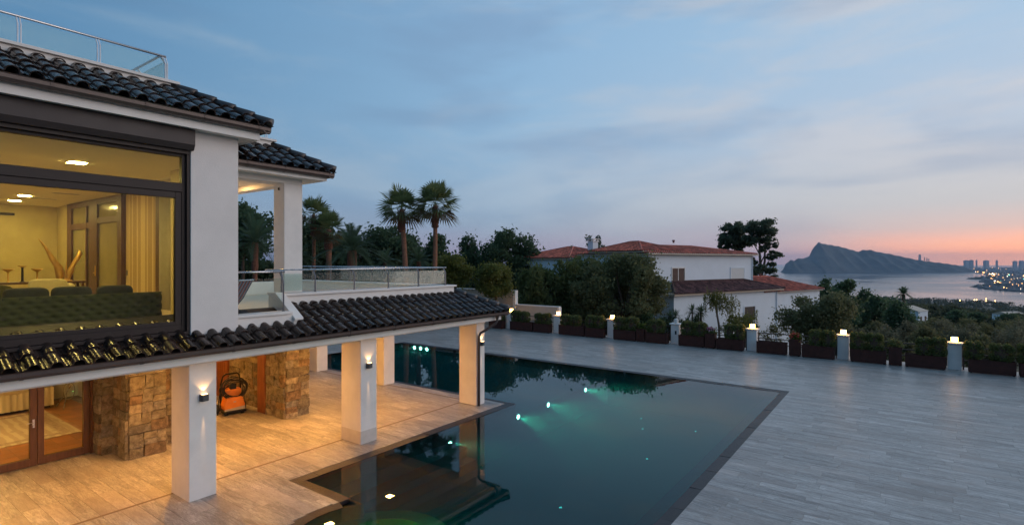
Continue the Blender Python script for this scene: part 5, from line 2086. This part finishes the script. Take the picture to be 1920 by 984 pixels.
# clipped ficus trees by the garden wall
px_tree('ficus_tree', 'dark clipped ficus with bare forked limbs right of the terrace corner', 'tree', 852, 470, 552, 48, 42.5, M_FICUS, 9000, .12, k=22, seed=8, cr=(.28, .4), spread=.66, limbs=16, trunk=.12, shell=.35)
px_tree('ficus_tree', 'round yellow green ficus in front of the beige garden wall', 'tree', 930, 482, 566, 49, 41.2, M_FICUS, 13000, .11, k=26, seed=9, cr=(.28, .4), spread=.66, trunk=.10)
# juniper mass
for i, (px_, yt, hp, lab) in enumerate(((1008, 484, 46, 'dark juniper right of the round ficus'), (1052, 476, 42, 'dark upright juniper behind the second fence pillar'),
                                        (1092, 474, 44, 'tall dark juniper rising before the red rear roof'), (1136, 478, 44, 'dark juniper behind the large feathery tree'), (1030, 520, 60, 'low dark juniper mass right above the garden wall end'))):
    b = on(px_, 46 + i)
    D_ = 46 + i
    zt = zat(yt, D_)
    zb = zat(622, D_)
    w_ = hp / 1010 * D_
    tree('juniper_tree', lab, 'tree', b, (b.x, b.y, (zt + zb) / 2), (w_, w_, (zt - zb) / 2), M_CYPR, 9000, .15, k=26, seed=20 + i, group=None, cr=(.24, .42), spread=.8, elong=2.4, up=1.2)
px_tree('pittosporum_tree', 'large feathery green tree in front of the neighbour house', 'tree', 1172, 462, 624, 84, 44.5, M_PITTO, 21000, .13, k=56, seed=30, cr=(.16, .28), spread=.86, limbs=30, trunk=.15, elong=2.0, up=.6)
px_tree('pittosporum_tree', 'feathery green tree left of the large one, in front of the junipers', 'tree', 1108, 500, 628, 46, 44.0, M_PITTO, 9000, .13, k=30, seed=31, cr=(.18, .32), spread=.84, limbs=18, trunk=.12, elong=2.0, up=.6)
px_tree('shrub', 'low dark shrub at the left corner of the neighbour house', 'shrub', 1222, 580, 640, 30, 42, M_DARKT, 3000, .12, k=12, seed=32, trunk=.05)
px_tree('thin_tree', 'thin bare topped tree behind the rear roof of the neighbour house', 'tree', 1120, 434, 500, 26, 78, M_EUCA, 1100, .22, k=16, seed=33, cr=(.14, .26), spread=.9, trunk=.12, limbs=14)
# eucalyptus beyond the house
b = on(1418, 76)
ez = lambda y: zat(y, 76)
E_ = lambda px_, y, rx, rz: ((at(px_, 76).x, at(px_, 76).y, ez(y)), (rx * 1.2 / 1010 * 76, rx * 1.2 / 1010 * 76, rz * 1.25 / 1010 * 76))
et = thing('eucalyptus_tree', 'tall eucalyptus with open crown rising behind the neighbour house', 'tree', tuple(b))
blobs = [(1425, 425, 22, 14), (1437, 440, 18, 14), (1412, 432, 14, 10), (1447, 455, 10, 10), (1418, 452, 14, 8), (1452, 478, 11, 7), (1443, 483, 8, 5), (1402, 446, 8, 6), (1432, 467, 7, 6),
         (1425, 508, 20, 9), (1413, 518, 9, 8), (1440, 505, 10, 5), (1430, 528, 14, 6), (1452, 520, 6, 6), (1412, 490, 6, 7), (1448, 496, 7, 4)]
cs = [E_(*q) for q in blobs]
C2, R2 = [], []
rng_ = np.random.default_rng(41)
for c, r in cs:
    a, b_ = clumpset(c, r, 12, rng_, .95, (.26, .46))
    C2 += a
    R2 += b_
V, F = leaves(C2, R2, 12500, .17, rng_, .95, 2.4)
npart('crown', V, F, M_EUCA, et)
m_ = MB()
q = lambda px_, y, D_=76: Vector((at(px_, D_).x, at(px_, D_).y, zat(y, D_)))
m_.tube([b - Vector((0, 0, .5)), q(1424, 560), q(1427, 510), q(1424, 470), q(1426, 430)], [.35, .3, .22, .15, .05], 8)
m_.tube([q(1427, 520), q(1434, 490), q(1434, 460), q(1440, 440)], [.2, .16, .1, .04], 7)
for e in ((1447, 457), (1412, 434), (1452, 478), (1413, 518), (1450, 520), (1440, 505), (1404, 447), (1415, 492)):
    m_.tube([q(1427, min(535, e[1] + 35)), q((1427 + e[0]) / 2, e[1] + 14), q(*e)], [.09, .06, .02], 6)
m_.build('trunk', M_BARK, et)
et = thing('eucalyptus_tree', 'rounder eucalyptus crown above the right end of the upper red roof', 'tree', tuple(on(1385, 80)))
cs = [((at(px_, 80).x, at(px_, 80).y, zat(y, 80)), (rx * 1.15 / 1010 * 80, rx * 1.15 / 1010 * 80, rz * 1.2 / 1010 * 80)) for px_, y, rx, rz in
      [(1377, 430, 18, 13), (1366, 446, 16, 13), (1388, 440, 18, 12), (1398, 455, 12, 8), (1360, 458, 10, 10), (1376, 457, 14, 9), (1388, 466, 9, 6)]]
C2, R2 = [], []
for c, r in cs:
    a, b_ = clumpset(c, r, 12, rng_, .9, (.3, .5))
    C2 += a
    R2 += b_
V, F = leaves(C2, R2, 12000, .18, rng_, .95, 2.4)
npart('crown', V, F, M_EUCA, et)
m_ = MB()
m_.tube([on(1385, 80), q(1386, 520, 80), q(1384, 480, 80), q(1377, 440, 80)], [.3, .24, .18, .06], 8)
for e in ((1393, 470), (1366, 448), (1398, 456), (1388, 440)):
    m_.tube([q(1385, 495, 80), q((1385 + e[0]) / 2, e[1] + 12, 80), q(*e, 80)], [.1, .07, .02], 6)
m_.build('trunk', M_BARK, et)
# broad trees and scrub to the right of the house
px_tree('carob_tree', 'broad dense green tree right of the neighbour house, behind two lamp pillars', 'tree', 1535, 532, 650, 70, 45, M_BROAD, 15000, .14, k=36, seed=50, cr=(.20, .36), spread=.82, trunk=.16, limbs=20)
px_tree('loquat_tree', 'dark green tree with upright tufts against the bay, behind the low red roof', 'tree', 1592, 518, 600, 36, 66, M_DARKT, 5500, .20, k=26, seed=51, cr=(.20, .34), spread=.9, trunk=.16)
px_tree('loquat_tree', 'dark tree crown touching the end of the low red roof', 'tree', 1545, 522, 600, 26, 70, M_DARKT, 4000, .20, k=18, seed=52, cr=(.22, .36), spread=.88)
px_tree('dark_tree', 'dark rounded tree left of the small feather palm', 'tree', 1640, 546, 612, 34, 88, M_DARKT, 5000, .24, k=20, seed=53)
px_tree('dark_tree', 'dark tree around the foot of the small feather palm', 'tree', 1692, 560, 640, 30, 66, M_DARKT, 6500, .20, k=24, seed=54)
# thin willow like tree in front of the white wall
wt_ = thing('willow_tree', 'thin weeping tree with yellow green leaves in front of the white house wall', 'tree', tuple(on(1352, 41)))
D_ = 41
b = on(1352, D_)
m_ = MB()
qq = lambda px_, y: Vector((at(px_, D_).x, at(px_, D_).y, zat(y, D_)))
m_.tube([b, qq(1348, 610), qq(1343, 580), qq(1341, 568)], [.09, .08, .07, .06], 7)
rr = random.Random(12)
Pl = []
for e in ((1325, 552), (1335, 545), (1352, 552), (1366, 556), (1378, 566), (1344, 548), (1392, 590), (1402, 592), (1410, 585)):
    k0 = qq(1342, 572) if e[0] < 1385 else qq(1395, 620)
    kk = k0.lerp(qq(*e), .5) + Vector((0, 0, .2))
    m_.tube([k0, kk, qq(*e)], [.045, .03, .012], 5)
    for s in range(26):
        st = kk.lerp(qq(*e), rr.random() * 1.15) + Vector((rr.gauss(0, .25), rr.gauss(0, .3), rr.gauss(0, .12)))
        ln = rr.uniform(.3, 1.5)
        for w_ in range(int(ln / .07)):
            Pl.append(st + Vector((rr.gauss(0, .04), rr.gauss(0, .04), -w_ * .07)))
m_.tube([on(1398, D_), qq(1397, 625), qq(1395, 600)], [.06, .05, .03], 6)
m_.build('trunk', M_TWIG, wt_)
V, F = leaf_cards(np.array([tuple(p) for p in Pl]), .075, RNG, 2.2)
npart('crown', V, F, M_WILL, wt_)
px_tree('shrub', 'yellow green bush below the dark lower window of the neighbour house', 'shrub', 1385, 588, 650, 36, 40, M_WILL, 2600, .085, k=16, seed=56, cr=(.2, .4), trunk=.04, spread=.85)
px_tree('shrub', 'slim grey green bush beside the fifth fence pillar', 'shrub', 1448, 605, 660, 18, 40, M_OLIVE, 900, .09, k=10, seed=57, trunk=.03, spread=.9)


# yucca clump in front of the house
def spiky(label, px_, py, D, n_heads, r, seed, mat, px_spread, name='yucca_clump', py_spread=26):
    rg = random.Random(seed)
    t = thing(name, label, 'plant', tuple(on(px_, D)))
    vs, fs = [], []
    m_ = MB()
    for h in range(n_heads):
        c = Vector((*at(px_ + rg.uniform(-px_spread, px_spread), D + rg.uniform(-1, 1)).xy, zat(py + rg.uniform(-py_spread * .35, py_spread), D)))
        m_.tube([Vector((c.x, c.y, terr(c.x, c.y))), c], .06, 6)
        for k in range(60):
            d = Vector((rg.gauss(0, 1), rg.gauss(0, 1), rg.gauss(.35, .8))).normalized()
            s = d.cross(Vector((0, 0, 1)))
            s = s.normalized() * .035 if s.length > .01 else Vector((.035, 0, 0))
            L_ = r * rg.uniform(.7, 1.1)
            mid_ = c + d * L_ * .55
            tip = c + d * L_ + Vector((0, 0, -.18 * L_))
            i = len(vs)
            vs += [c - s * .5, c + s * .5, mid_ + s, mid_ - s, tip]
            fs += [(i, i + 1, i + 2, i + 3), (i + 3, i + 2, i + 4)]
    MB().add(vs, fs).build('leaves', mat, t)
    m_.build('stems', M_BARK, t)


spiky('spiky dark yucca clump in front of the white wall beside the unlit pillar', 1280, 592, 42, 16, .85, 60, M_DATE, 36)


# palms
def frond(vs, fs, c, d, L_, droop, rg, wide=.42, nseg=9):
    """pinnate frond"""
    d = Vector(d).normalized()
    side = d.cross(Vector((0, 0, 1)))
    side = side.normalized() if side.length > .05 else Vector((1, 0, 0))
    pts = []
    for i in range(nseg + 1):
        s = i / nseg
        pts.append(c + d * L_ * s + Vector((0, 0, -droop * L_ * s * s)))
    up = side.cross(d).normalized()
    for i in range(nseg):
        p0, p1 = pts[i], pts[i + 1]
        tdir = (p1 - p0).normalized()
        k = len(vs)
        vs += [p0 - side * .022, p0 + side * .022, p1 + side * .018, p1 - side * .018]
        fs += [(k, k + 1, k + 2, k + 3)]
        if i == 0:
            continue
        for h in range(4):
            p = p0.lerp(p1, h / 4)
            f = (i + h / 4) / nseg
            ln = L_ * wide * (1 - f) ** .45 * min(1, f * 3.2) * rg.uniform(.85, 1.1) + .06
            for sg in (-1, 1):
                dd = (side * sg * .75 + tdir * .75 + up * .38 + Vector((0, 0, -.12))).normalized()
                w_ = tdir * .022
                k = len(vs)
                q_ = p + dd * ln + Vector((0, 0, -.12 * ln))
                vs += [p - w_, p + w_, q_]
                fs += [(k, k + 1, k + 2)]


def date_palm(label, px_, py, D, L_, n, seed, trunk_r=.22, mat=None, name='date_palm', zmin=-.15, bent=0):
    rg = random.Random(seed)
    c = Vector((*at(px_, D).xy, zat(py, D)))
    b = on(px_ - bent, D)
    t = thing(name, label, 'palm tree', tuple(b))
    m_ = MB()
    nseg = 14
    pts = [b.lerp(c, i / nseg) for i in range(nseg + 1)]
    m_.tube(pts, [trunk_r * (1.0 + .10 * (i % 2) + (.35 if i > nseg - 4 else 0)) for i in range(nseg + 1)], 10)
    m_.build('trunk', M_PALMR, t)
    vs, fs = [], []
    for k in range(n):
        a = 2 * math.pi * (k * .381966)
        el = zmin + (1.45 - zmin) * ((k + .5) / n)
        el += rg.uniform(-.1, .1)
        d = (math.cos(a) * math.cos(el), math.sin(a) * math.cos(el), math.sin(el))
        frond(vs, fs, c, d, L_ * rg.uniform(.85, 1.08), .30 + .35 * (1 - el / 1.5) * rg.uniform(.7, 1.2) * .8, rg, .24)
    MB().add(vs, fs).build('fronds', mat or M_DATE, t)


def fan_palm(label, px_t, px_b, py, D, R_, n, seed, trunk_r=.17, thick=1.4):
    rg = random.Random(seed)
    c = Vector((*at(px_t, D).xy, zat(py, D)))
    b = on(px_b, D)
    t = thing('fan_palm', label, 'palm tree', tuple(b))
    H_ = c.z - b.z
    nseg = 22
    pts, rs = [], []
    for i in range(nseg + 1):
        f = i / nseg
        p = b.lerp(c, f) + Vector((RT[0], RT[1], 0)) * (.12 * math.sin(f * math.pi))
        pts.append(p)
        zt = (1 - f) * H_
        rs.append(trunk_r * (1.15 - .25 * f) * (1 + .03 * (i % 2)))
    MB().tube(pts, rs, 12).build('trunk', M_PALMB, t, smooth=True)
    # rough leaf bases near the top
    m_ = MB()
    p0, p1 = c - Vector((0, 0, thick + .35)), c - Vector((0, 0, .1))
    m_.tube([p0.lerp(p1, f) for f in (0, .1, .3, .6, .85, 1)], [trunk_r * k for k in (.95, 1.35, 1.6, 1.45, 1.25, .9)], 12)
    for k in range(60):
        f = rg.random()
        a = rg.uniform(0, 6.28)
        p = p0.lerp(p1, f) + Vector((math.cos(a), math.sin(a), 0)) * trunk_r * 1.25
        m_.tube([p, p + Vector((math.cos(a) * .09, math.sin(a) * .09, .17))], [.035, .012], 4)
    m_.build('leaf_bases', M_PALMR, t)
    vs, fs = [], []
    dv, df = [], []
    for k in range(n):
        a = 2 * math.pi * (k * .381966) + rg.uniform(-.2, .2)
        f = (k + .5) / n
        el = -.75 + 2.15 * f
        d = Vector((math.cos(a) * math.cos(el), math.sin(a) * math.cos(el), math.sin(el)))
        Lp = R_ * .42 * rg.uniform(.75, 1.2)
        V_, F_ = (dv, df) if f < .12 else (vs, fs)
        tip = c + d * Lp + Vector((0, 0, -.06 * Lp))
        side = d.cross(Vector((0, 0, 1)))
        side = side.normalized() if side.length > .05 else Vector((1, 0, 0))
        side = (side + Vector((rg.gauss(0, .35), rg.gauss(0, .35), rg.gauss(0, .35)))).normalized()
        side = (side - d * side.dot(d)).normalized()
        kk = len(V_)
        V_ += [c - side * .022, c + side * .022, tip + side * .014, tip - side * .014]
        F_ += [(kk, kk + 1, kk + 2, kk + 3)]
        nb_ = 15
        Lb = R_ * .62 * rg.uniform(.85, 1.12)
        hang = .16 + .45 * max(0, .5 - f) * rg.uniform(.5, 1.3)
        nrm = side.cross(d).normalized()
        for j in range(nb_):
            ph = (-1 + 2 * j / (nb_ - 1)) * 1.55
            dd = (d * math.cos(ph) + side * math.sin(ph) + nrm * .22 * abs(math.sin(ph))).normalized()
            ln = Lb * (1 - .22 * abs(ph) / 1.55) * rg.uniform(.9, 1.08)
            m1 = tip + dd * ln * .60 + Vector((0, 0, -.12 * hang * ln))
            m2 = tip + dd * ln + Vector((0, 0, -hang * ln * .9))
            w_ = (nrm.cross(dd)).normalized() * .062
            kk = len(V_)
            V_ += [tip, m1 - w_, m1 + w_, m2]
            F_ += [(kk, kk + 1, kk + 2), (kk + 1, kk + 3, kk + 2)]
    MB().add(vs, fs).build('fans', M_FAN, t)
    if dv:
        MB().add(dv, df).build('dry_fans', M_FANB, t)


fan_palm('left one of the two tall fan palms behind the upper terrace', 753, 762, 392, 40, 2.1, 30, 70, .19)
fan_palm('right and taller one of the two tall fan palms behind the upper terrace', 816, 808, 384, 40, 2.1, 32, 71, .17)
fan_palm('slim fan palm right beside the white terrace column', 588, 582, 402, 44, 1.9, 26, 72, .14)
fan_palm('stout fan palm between the slim one and the date palm', 616, 610, 430, 43, 1.8, 24, 73, .22)
date_palm('date palm with stiff arching fronds behind the terrace balustrade', 660, 470, 38, 2.9, 46, 74, .24)
date_palm('feathery palm seen between the white pier and the terrace column', 478, 455, 34, 2.6, 34, 75, .14)
date_palm('low feathery palm at the left of the slim fan palm', 560, 480, 42, 2.0, 30, 76, .14)
date_palm('low feathery palm between the two tall fan palm trunks', 785, 490, 44, 2.0, 28, 77, .14)
date_palm('low feathery palm left of the tall fan palms', 722, 492, 45, 1.9, 26, 78, .12)
date_palm('small feather palm standing against the bay on the right', 1694, 552, 70, 1.5, 30, 79, .14, M_DATE, 'feather_palm')

# dry scrub on the slope beyond the fence
rb = random.Random(5)
SCR = [(1575, 592, 36, 50, M_OLIVE, 'olive green scrub bush right of the broad green tree'), (1628, 596, 30, 52, M_OLIVE, 'olive scrub bush behind the hedge after the sixth pillar'),
       (1600, 612, 26, 42, M_DRY, 'twiggy dry bush just behind the sixth lamp pillar'), (1660, 604, 30, 47, M_DRY, 'brown dry bush left of the pale twiggy bush'),
       (1700, 600, 26, 50, M_DRY, 'pale twiggy dry bush below the small feather palm'), (1735, 606, 34, 46, M_OLIVE, 'olive scrub bush left of the last lit pillar'),
       (1775, 600, 30, 52, M_DRY, 'reddish dry bush behind the last lit pillar'), (1815, 604, 32, 48, M_DRY, 'reddish dry bush right of the last lit pillar'),
       (1850, 598, 30, 54, M_OLIVE, 'olive scrub bush left of the right photo edge'), (1885, 604, 34, 47, M_DRY, 'brown dry bush next to the right photo edge'),
       (1925, 600, 36, 50, M_DRY, 'brown dry bush cut by the right photo edge'), (1750, 590, 30, 60, M_OLIVE, 'olive scrub bush farther down the slope under the bay'),
       (1690, 622, 26, 41, M_OLIVE, 'low olive bush directly behind the railing after the sixth pillar'), (1840, 624, 30, 42, M_OLIVE, 'low olive bush directly behind the railing at the right'),
       (1900, 588, 36, 64, M_OLIVE, 'olive bush farther down the slope at the right edge'), (1810, 588, 34, 66, M_OLIVE, 'olive bush farther down the slope right of centre bay')]
for i, (px_, yt, hp, D_, mt, lab) in enumerate(SCR):
    b = on(px_, D_)
    zt = zat(yt, D_)
    zb = b.z + .1
    w_ = hp * 1.15 / 1010 * D_
    t = tree('scrub_bush', lab, 'bush', b, (b.x, b.y, (zt + zb) / 2), (w_, w_, (zt - zb) / 2), mt, 5200 if mt is M_OLIVE else 3800, .11, k=30, seed=90 + i, group='scrub bushes on the slope', cr=(.18, .34), spread=.9, limbs=22, trunk=.05, bark=M_TWIG, elong=1.9, shell=.75)

# trees on the slope toward the bay: those one can tell apart
rf = random.Random(8)
spots = []
tries = 0
while len(spots) < 46 and tries < 4000:
    tries += 1
    D_ = rf.uniform(85, 230)
    px_ = rf.uniform(1470, 1960)
    p = at(px_, D_)
    if all((p - s[0]).length > 6.5 for s in spots):
        spots.append((p, D_))
proto = []
for k in range(5):
    rng = np.random.default_rng(200 + k)
    C_, R_ = clumpset((0, 0, 3.2), (2.9, 2.9, 2.2), 16, rng, .78, (.28, .46))
    V, F = leaves(C_, R_, 1500, .36, rng, .5)
    me = npmesh('crown', V, F)
    me.materials.append((M_PINE, M_WOODS, M_DARKT, M_WOODS, M_BROAD)[k])
    tm = MB().tube([(0, 0, -1), (.1, 0, 1.2), (0, .1, 3)], [.22, .17, .1], 6).mesh('trunk')
    tm.materials.append(M_BARK)
    proto.append((me, tm))
for i, (p, D_) in enumerate(spots):
    s = rf.uniform(.75, 1.15)
    z = terr(p.x, p.y)
    zone = ('below the low red roof', 'under the middle of the bay', 'below the far city')[min(2, int((960 + 1010 * (p.x * RT[0] + p.y * RT[1]) / D_ - 1470) / 165))]
    kind_ = ('black green pine', 'olive brown tree', 'deep green broad tree', 'grey green tree', 'warm green tree')[i % 5]
    t = thing('slope_tree', 'distant %s on the wooded slope, %s' % (kind_, zone), 'tree', (p.x, p.y, z), rf.uniform(0, 6.28), 'trees on the slope toward the bay')
    t.scale = (s * rf.uniform(.9, 1.2), s, s * rf.uniform(.85, 1.1))
    me, tm = proto[i % 5]
    for nm, mm in (('crown', me), ('trunk', tm)):
        o = bpy.data.objects.new(nm, mm)
        COL.objects.link(o)
        o.parent = t
# the wood farther down, one mass
Vs = []
rng = np.random.default_rng(300)
cnt = 0
while cnt < 4200:
    D_ = 210 * (3000 / 210) ** rng.random() ** .9
    px_ = rng.uniform(1380, 2050)
    p = at(px_, D_)
    z = terr(p.x, p.y)
    if inpoly(p.x, p.y, poly):
        z = max(z, SEA_Z + 5)
    if z < SEA_Z + 3:
        cnt += 1
        continue
    s = rng.uniform(2.2, 4.2) * (1 if D_ < 700 else 1.7)
    nl = 70 if D_ < 500 else 34
    d = rng.normal(size=(nl, 3))
    d /= np.linalg.norm(d, axis=1)[:, None]
    P = np.array([p.x, p.y, z + s * .8]) + d * np.array([s, s, s * .8]) * rng.uniform(.7, 1, nl)[:, None]
    Vs.append(leaf_cards(P, s * .5, rng, 1.3)[0])
    cnt += 1
V = np.concatenate(Vs)
me = npmesh('far_wood', V, np.arange(len(V)).reshape(-1, 4))
o = link('far_wood', me, M_WOODS)
setp(o, 'dark wood covering the slope and hill down to the bay', 'wood', None, 'stuff')
# small white houses among the trees
for (px_, py, D_, w_, d_, h_, rz, lab) in ((1703, 592, 125, 4.2, 6, 3.4, .5, 'tiny white house among the trees right of the small feather palm'), (1892, 594, 190, 7, 6, 2.4, .2, 'low pale house among the trees near the right edge')):
    p = at(px_, D_)
    p.z = zat(py, D_) - h_ * .6
    t = thing('small_house', lab, 'house', tuple(p), HEAD + rz, 'small houses on the slope')
    MB().box(-w_ / 2, w_ / 2, -d_ / 2, d_ / 2, -2, h_).build('wall', M_NBW, t, local=True)
    MB().prism([(-d_ / 2 - .2, h_ + .002), (d_ / 2 + .2, h_ + .002), (0, h_ + 1.0)], 'x', -w_ / 2 - .2, w_ / 2 + .2).build('roof', M_NBE, t, local=True)
    for x in (-w_ * .22, w_ * .25):
        MB().box(x - .4, x + .4, -d_ / 2 - .03, -d_ / 2 - .002, 1.0, 2.2).build('window', M_PANE, t, local=True)

# ================================================================== CITY AROUND THE BAY
rc = random.Random(17)
cb = MB()
nbld = 0
tries = 0
lights = {0: [], 1: [], 2: []}
while nbld < 2300 and tries < 60000:
    tries += 1
    D_ = 3000 * (13500 / 3000) ** rc.random()
    px_ = rc.uniform(1690, 2030)
    x, y = cam_xy((px_ - 960) / 1010 * D_, D_)
    if not inpoly(x, y, poly):
        continue
    s = rc.uniform(8, 22)
    h = rc.choice((5, 6, 8, 10, 12, 16)) * rc.uniform(.8, 1.2) * (1.6 if D_ > 7000 else 1)
    a = rc.uniform(0, 1.57)
    c_, s_ = math.cos(a), math.sin(a)
    w_, d_ = s / 2, s * rc.uniform(.3, .6)
    cs = [(x + c_ * u - s_ * v, y + s_ * u + c_ * v) for u, v in ((-w_, -d_), (w_, -d_), (w_, d_), (-w_, d_))]
    z0 = SEA_Z + 4.5
    cb.add([(*q, z0) for q in cs] + [(*q, z0 + h) for q in cs], [(4, 5, 6, 7), (0, 1, 5, 4), (1, 2, 6, 5), (2, 3, 7, 6), (3, 0, 4, 7)])
    nbld += 1
    if rc.random() < .20:
        lights[0 if rc.random() < .6 else (1 if rc.random() < .8 else 2)].append((x, y, z0 + rc.uniform(4, 12), D_ * rc.uniform(.0002, .0005)))
o = cb.build('far_city', M_CITY)
setp(o, 'pale mass of low city buildings spread along the bay shore', 'city', None, 'stuff')
# seafront lamps along the shore
def shore(i):
    return Vector((*cam_xy(*COAST[i]), 0))
for i in range(1, len(COAST) - 2):
    a, b = shore(i), shore(i + 1)
    n_ = max(2, int((b - a).length / 90))
    for k in range(n_):
        p = a.lerp(b, k / n_)
        D_ = p.x * FW[0] + p.y * FW[1]
        if rc.random() < .62:
            lights[0 if rc.random() < .75 else 1].append((p.x + rc.uniform(30, 90), p.y + rc.uniform(-30, 30), SEA_Z + 12, D_ * rc.uniform(.0003, .0007)))
for px_ in range(1716, 1764, 3):
    p = at(px_, 10400)
    lights[0].append((p.x, p.y, SEA_Z + 14, 11))
for px_, py, D_ in ((1827, 562, 1300), (1831, 562, 1300), (1849, 560, 1350), (1849, 564, 1280), (1866, 564, 1300), (1800, 563, 1200)):
    p = at(px_, D_)
    lights[0].append((p.x, p.y, max(zat(py, D_), terr(p.x, p.y) + 6), 1.1))
OCT = [(1, 0, 0), (-1, 0, 0), (0, 1, 0), (0, -1, 0), (0, 0, 1), (0, 0, -1)]
OF = [(0, 2, 4), (2, 1, 4), (1, 3, 4), (3, 0, 4), (2, 0, 5), (1, 2, 5), (3, 1, 5), (0, 3, 5)]
for k, (mt, nm, lab) in enumerate(((E_CITYO, 'street_lights', 'orange street lights scattered along the bay and the city'), (E_CITYW, 'street_lights', 'white street lights scattered through the far city'),
                                   (E_CITYG, 'street_lights', 'green lights scattered in the far city'))):
    m_ = MB()
    for (x, y, z, r) in lights[k]:
        m_.add([(x + a * r, y + b_ * r, z + c * r) for a, b_, c in OCT], OF)
    o = m_.build(nm, mt)
    setp(o, lab, 'street lights', None, 'stuff')
# pier reaching into the bay
pr = thing('harbour_mole', 'long dark mole reaching into the bay below the far city', 'pier', tuple(at(1790, 9600, SEA_Z)))
a, b = at(1728, 9650, SEA_Z + 3), at(1842, 9350, SEA_Z + 3)
dv_ = (b - a).normalized()
nn = Vector((-dv_.y, dv_.x, 0)) * 40
MB().add([a - nn, b - nn, b + nn, a + nn] + [v + Vector((0, 0, 9)) for v in (a - nn, b - nn, b + nn, a + nn)],
         [(4, 5, 6, 7), (0, 1, 5, 4), (1, 2, 6, 5), (2, 3, 7, 6), (3, 0, 4, 7)]).build('breakwater', M_MOUNT, pr)
# wooded headlands poking into the bay
for (px0, px1, py, D_, h_, lab, i) in ((1818, 1870, 524, 5150, 26, 'long low wooded spit', 0), (1830, 1900, 538, 3560, 24, 'nearer wooded headland', 1)):
    c = at((px0 + px1) / 2 + 8, D_)
    R1 = (px1 - px0) / 2 / 1010 * D_ * 1.25
    V_, F_ = [], []
    for i_ in range(33):
        for j in range(13):
            u, v = -1 + i_ / 16, -1 + j / 6
            e = max(0, 1 - u * u) * max(0, 1 - v * v)
            z = SEA_Z - 1 + h_ * (e ** .6) * (.75 + .25 * math.sin(u * 9 + v * 3) + .12 * math.sin(u * 31))
            V_.append((c.x + RT[0] * u * R1 + FW[0] * v * R1 * .45, c.y + RT[1] * u * R1 + FW[1] * v * R1 * .45, z))
    F_ = [(a * 13 + b_, (a + 1) * 13 + b_, (a + 1) * 13 + b_ + 1, a * 13 + b_ + 1) for a in range(32) for b_ in range(12)]
    m_ = MB()
    m_.v, m_.f = V_, F_
    o = m_.build('headland', M_WOODS, None, smooth=True)
    o['kind'] = 'structure'
# towers of the skyline
TOW = [(1724.5, 477.5, 4.4, 'tall lone tower at the foot of the mountain'), (1733.5, 483, 1.8, None), (1738, 484, 2, None), (1741.5, 485.5, 2, None), (1812, 488.5, 10, None), (1821, 488, 8, None), (1831, 488, 3, None),
       (1849, 488.5, 10, None), (1869, 488.5, 4, None), (1903, 489.5, 8, None), (1915, 489, 9, None)]
for (px_, py, wpx, lab) in TOW:
    D_ = 10800
    p = at(px_, D_, SEA_Z + 4)
    w_ = wpx * .72 / 1010 * D_ / 2
    h_ = zat(py, D_) - p.z
    t = thing('tower_block', lab or 'grey tower block on the far city skyline', 'tower', tuple(p), HEAD + rc.uniform(-.1, .1), None if lab else 'tower blocks on the skyline')
    MB().box(-w_, w_, -w_ * .7, w_ * .7, 0, h_).build('shaft', M_TOWER, t, local=True)
    MB().box(-w_ * .6, w_ * .6, -w_ * .4, w_ * .4, h_ + .01, h_ + 9).build('roof_house', M_TOWER, t, local=True)

# ================================================================== HAZE
m = MB()
m.box(-31500, 31500, -31500, 31500, SEA_Z - 14, 330)
hz = m.build('haze', None)
hm = bpy.data.materials.new('haze_air')
hm.use_nodes = True
ht = hm.node_tree
ht.nodes.remove(ht.nodes['Principled BSDF'])
pv_ = N(ht, 'ShaderNodeVolumePrincipled')
pv_.inputs['Color'].default_value = (.50, .72, 1.0, 1)
pv_.inputs['Density'].default_value = 3.6e-5
pv_.inputs['Anisotropy'].default_value = .1
ht.links.new(pv_.outputs[0], ht.nodes['Material Output'].inputs['Volume'])
hz.data.materials.append(hm)
setp(hz, 'pale blue evening haze over the bay', 'haze', None, 'stuff')
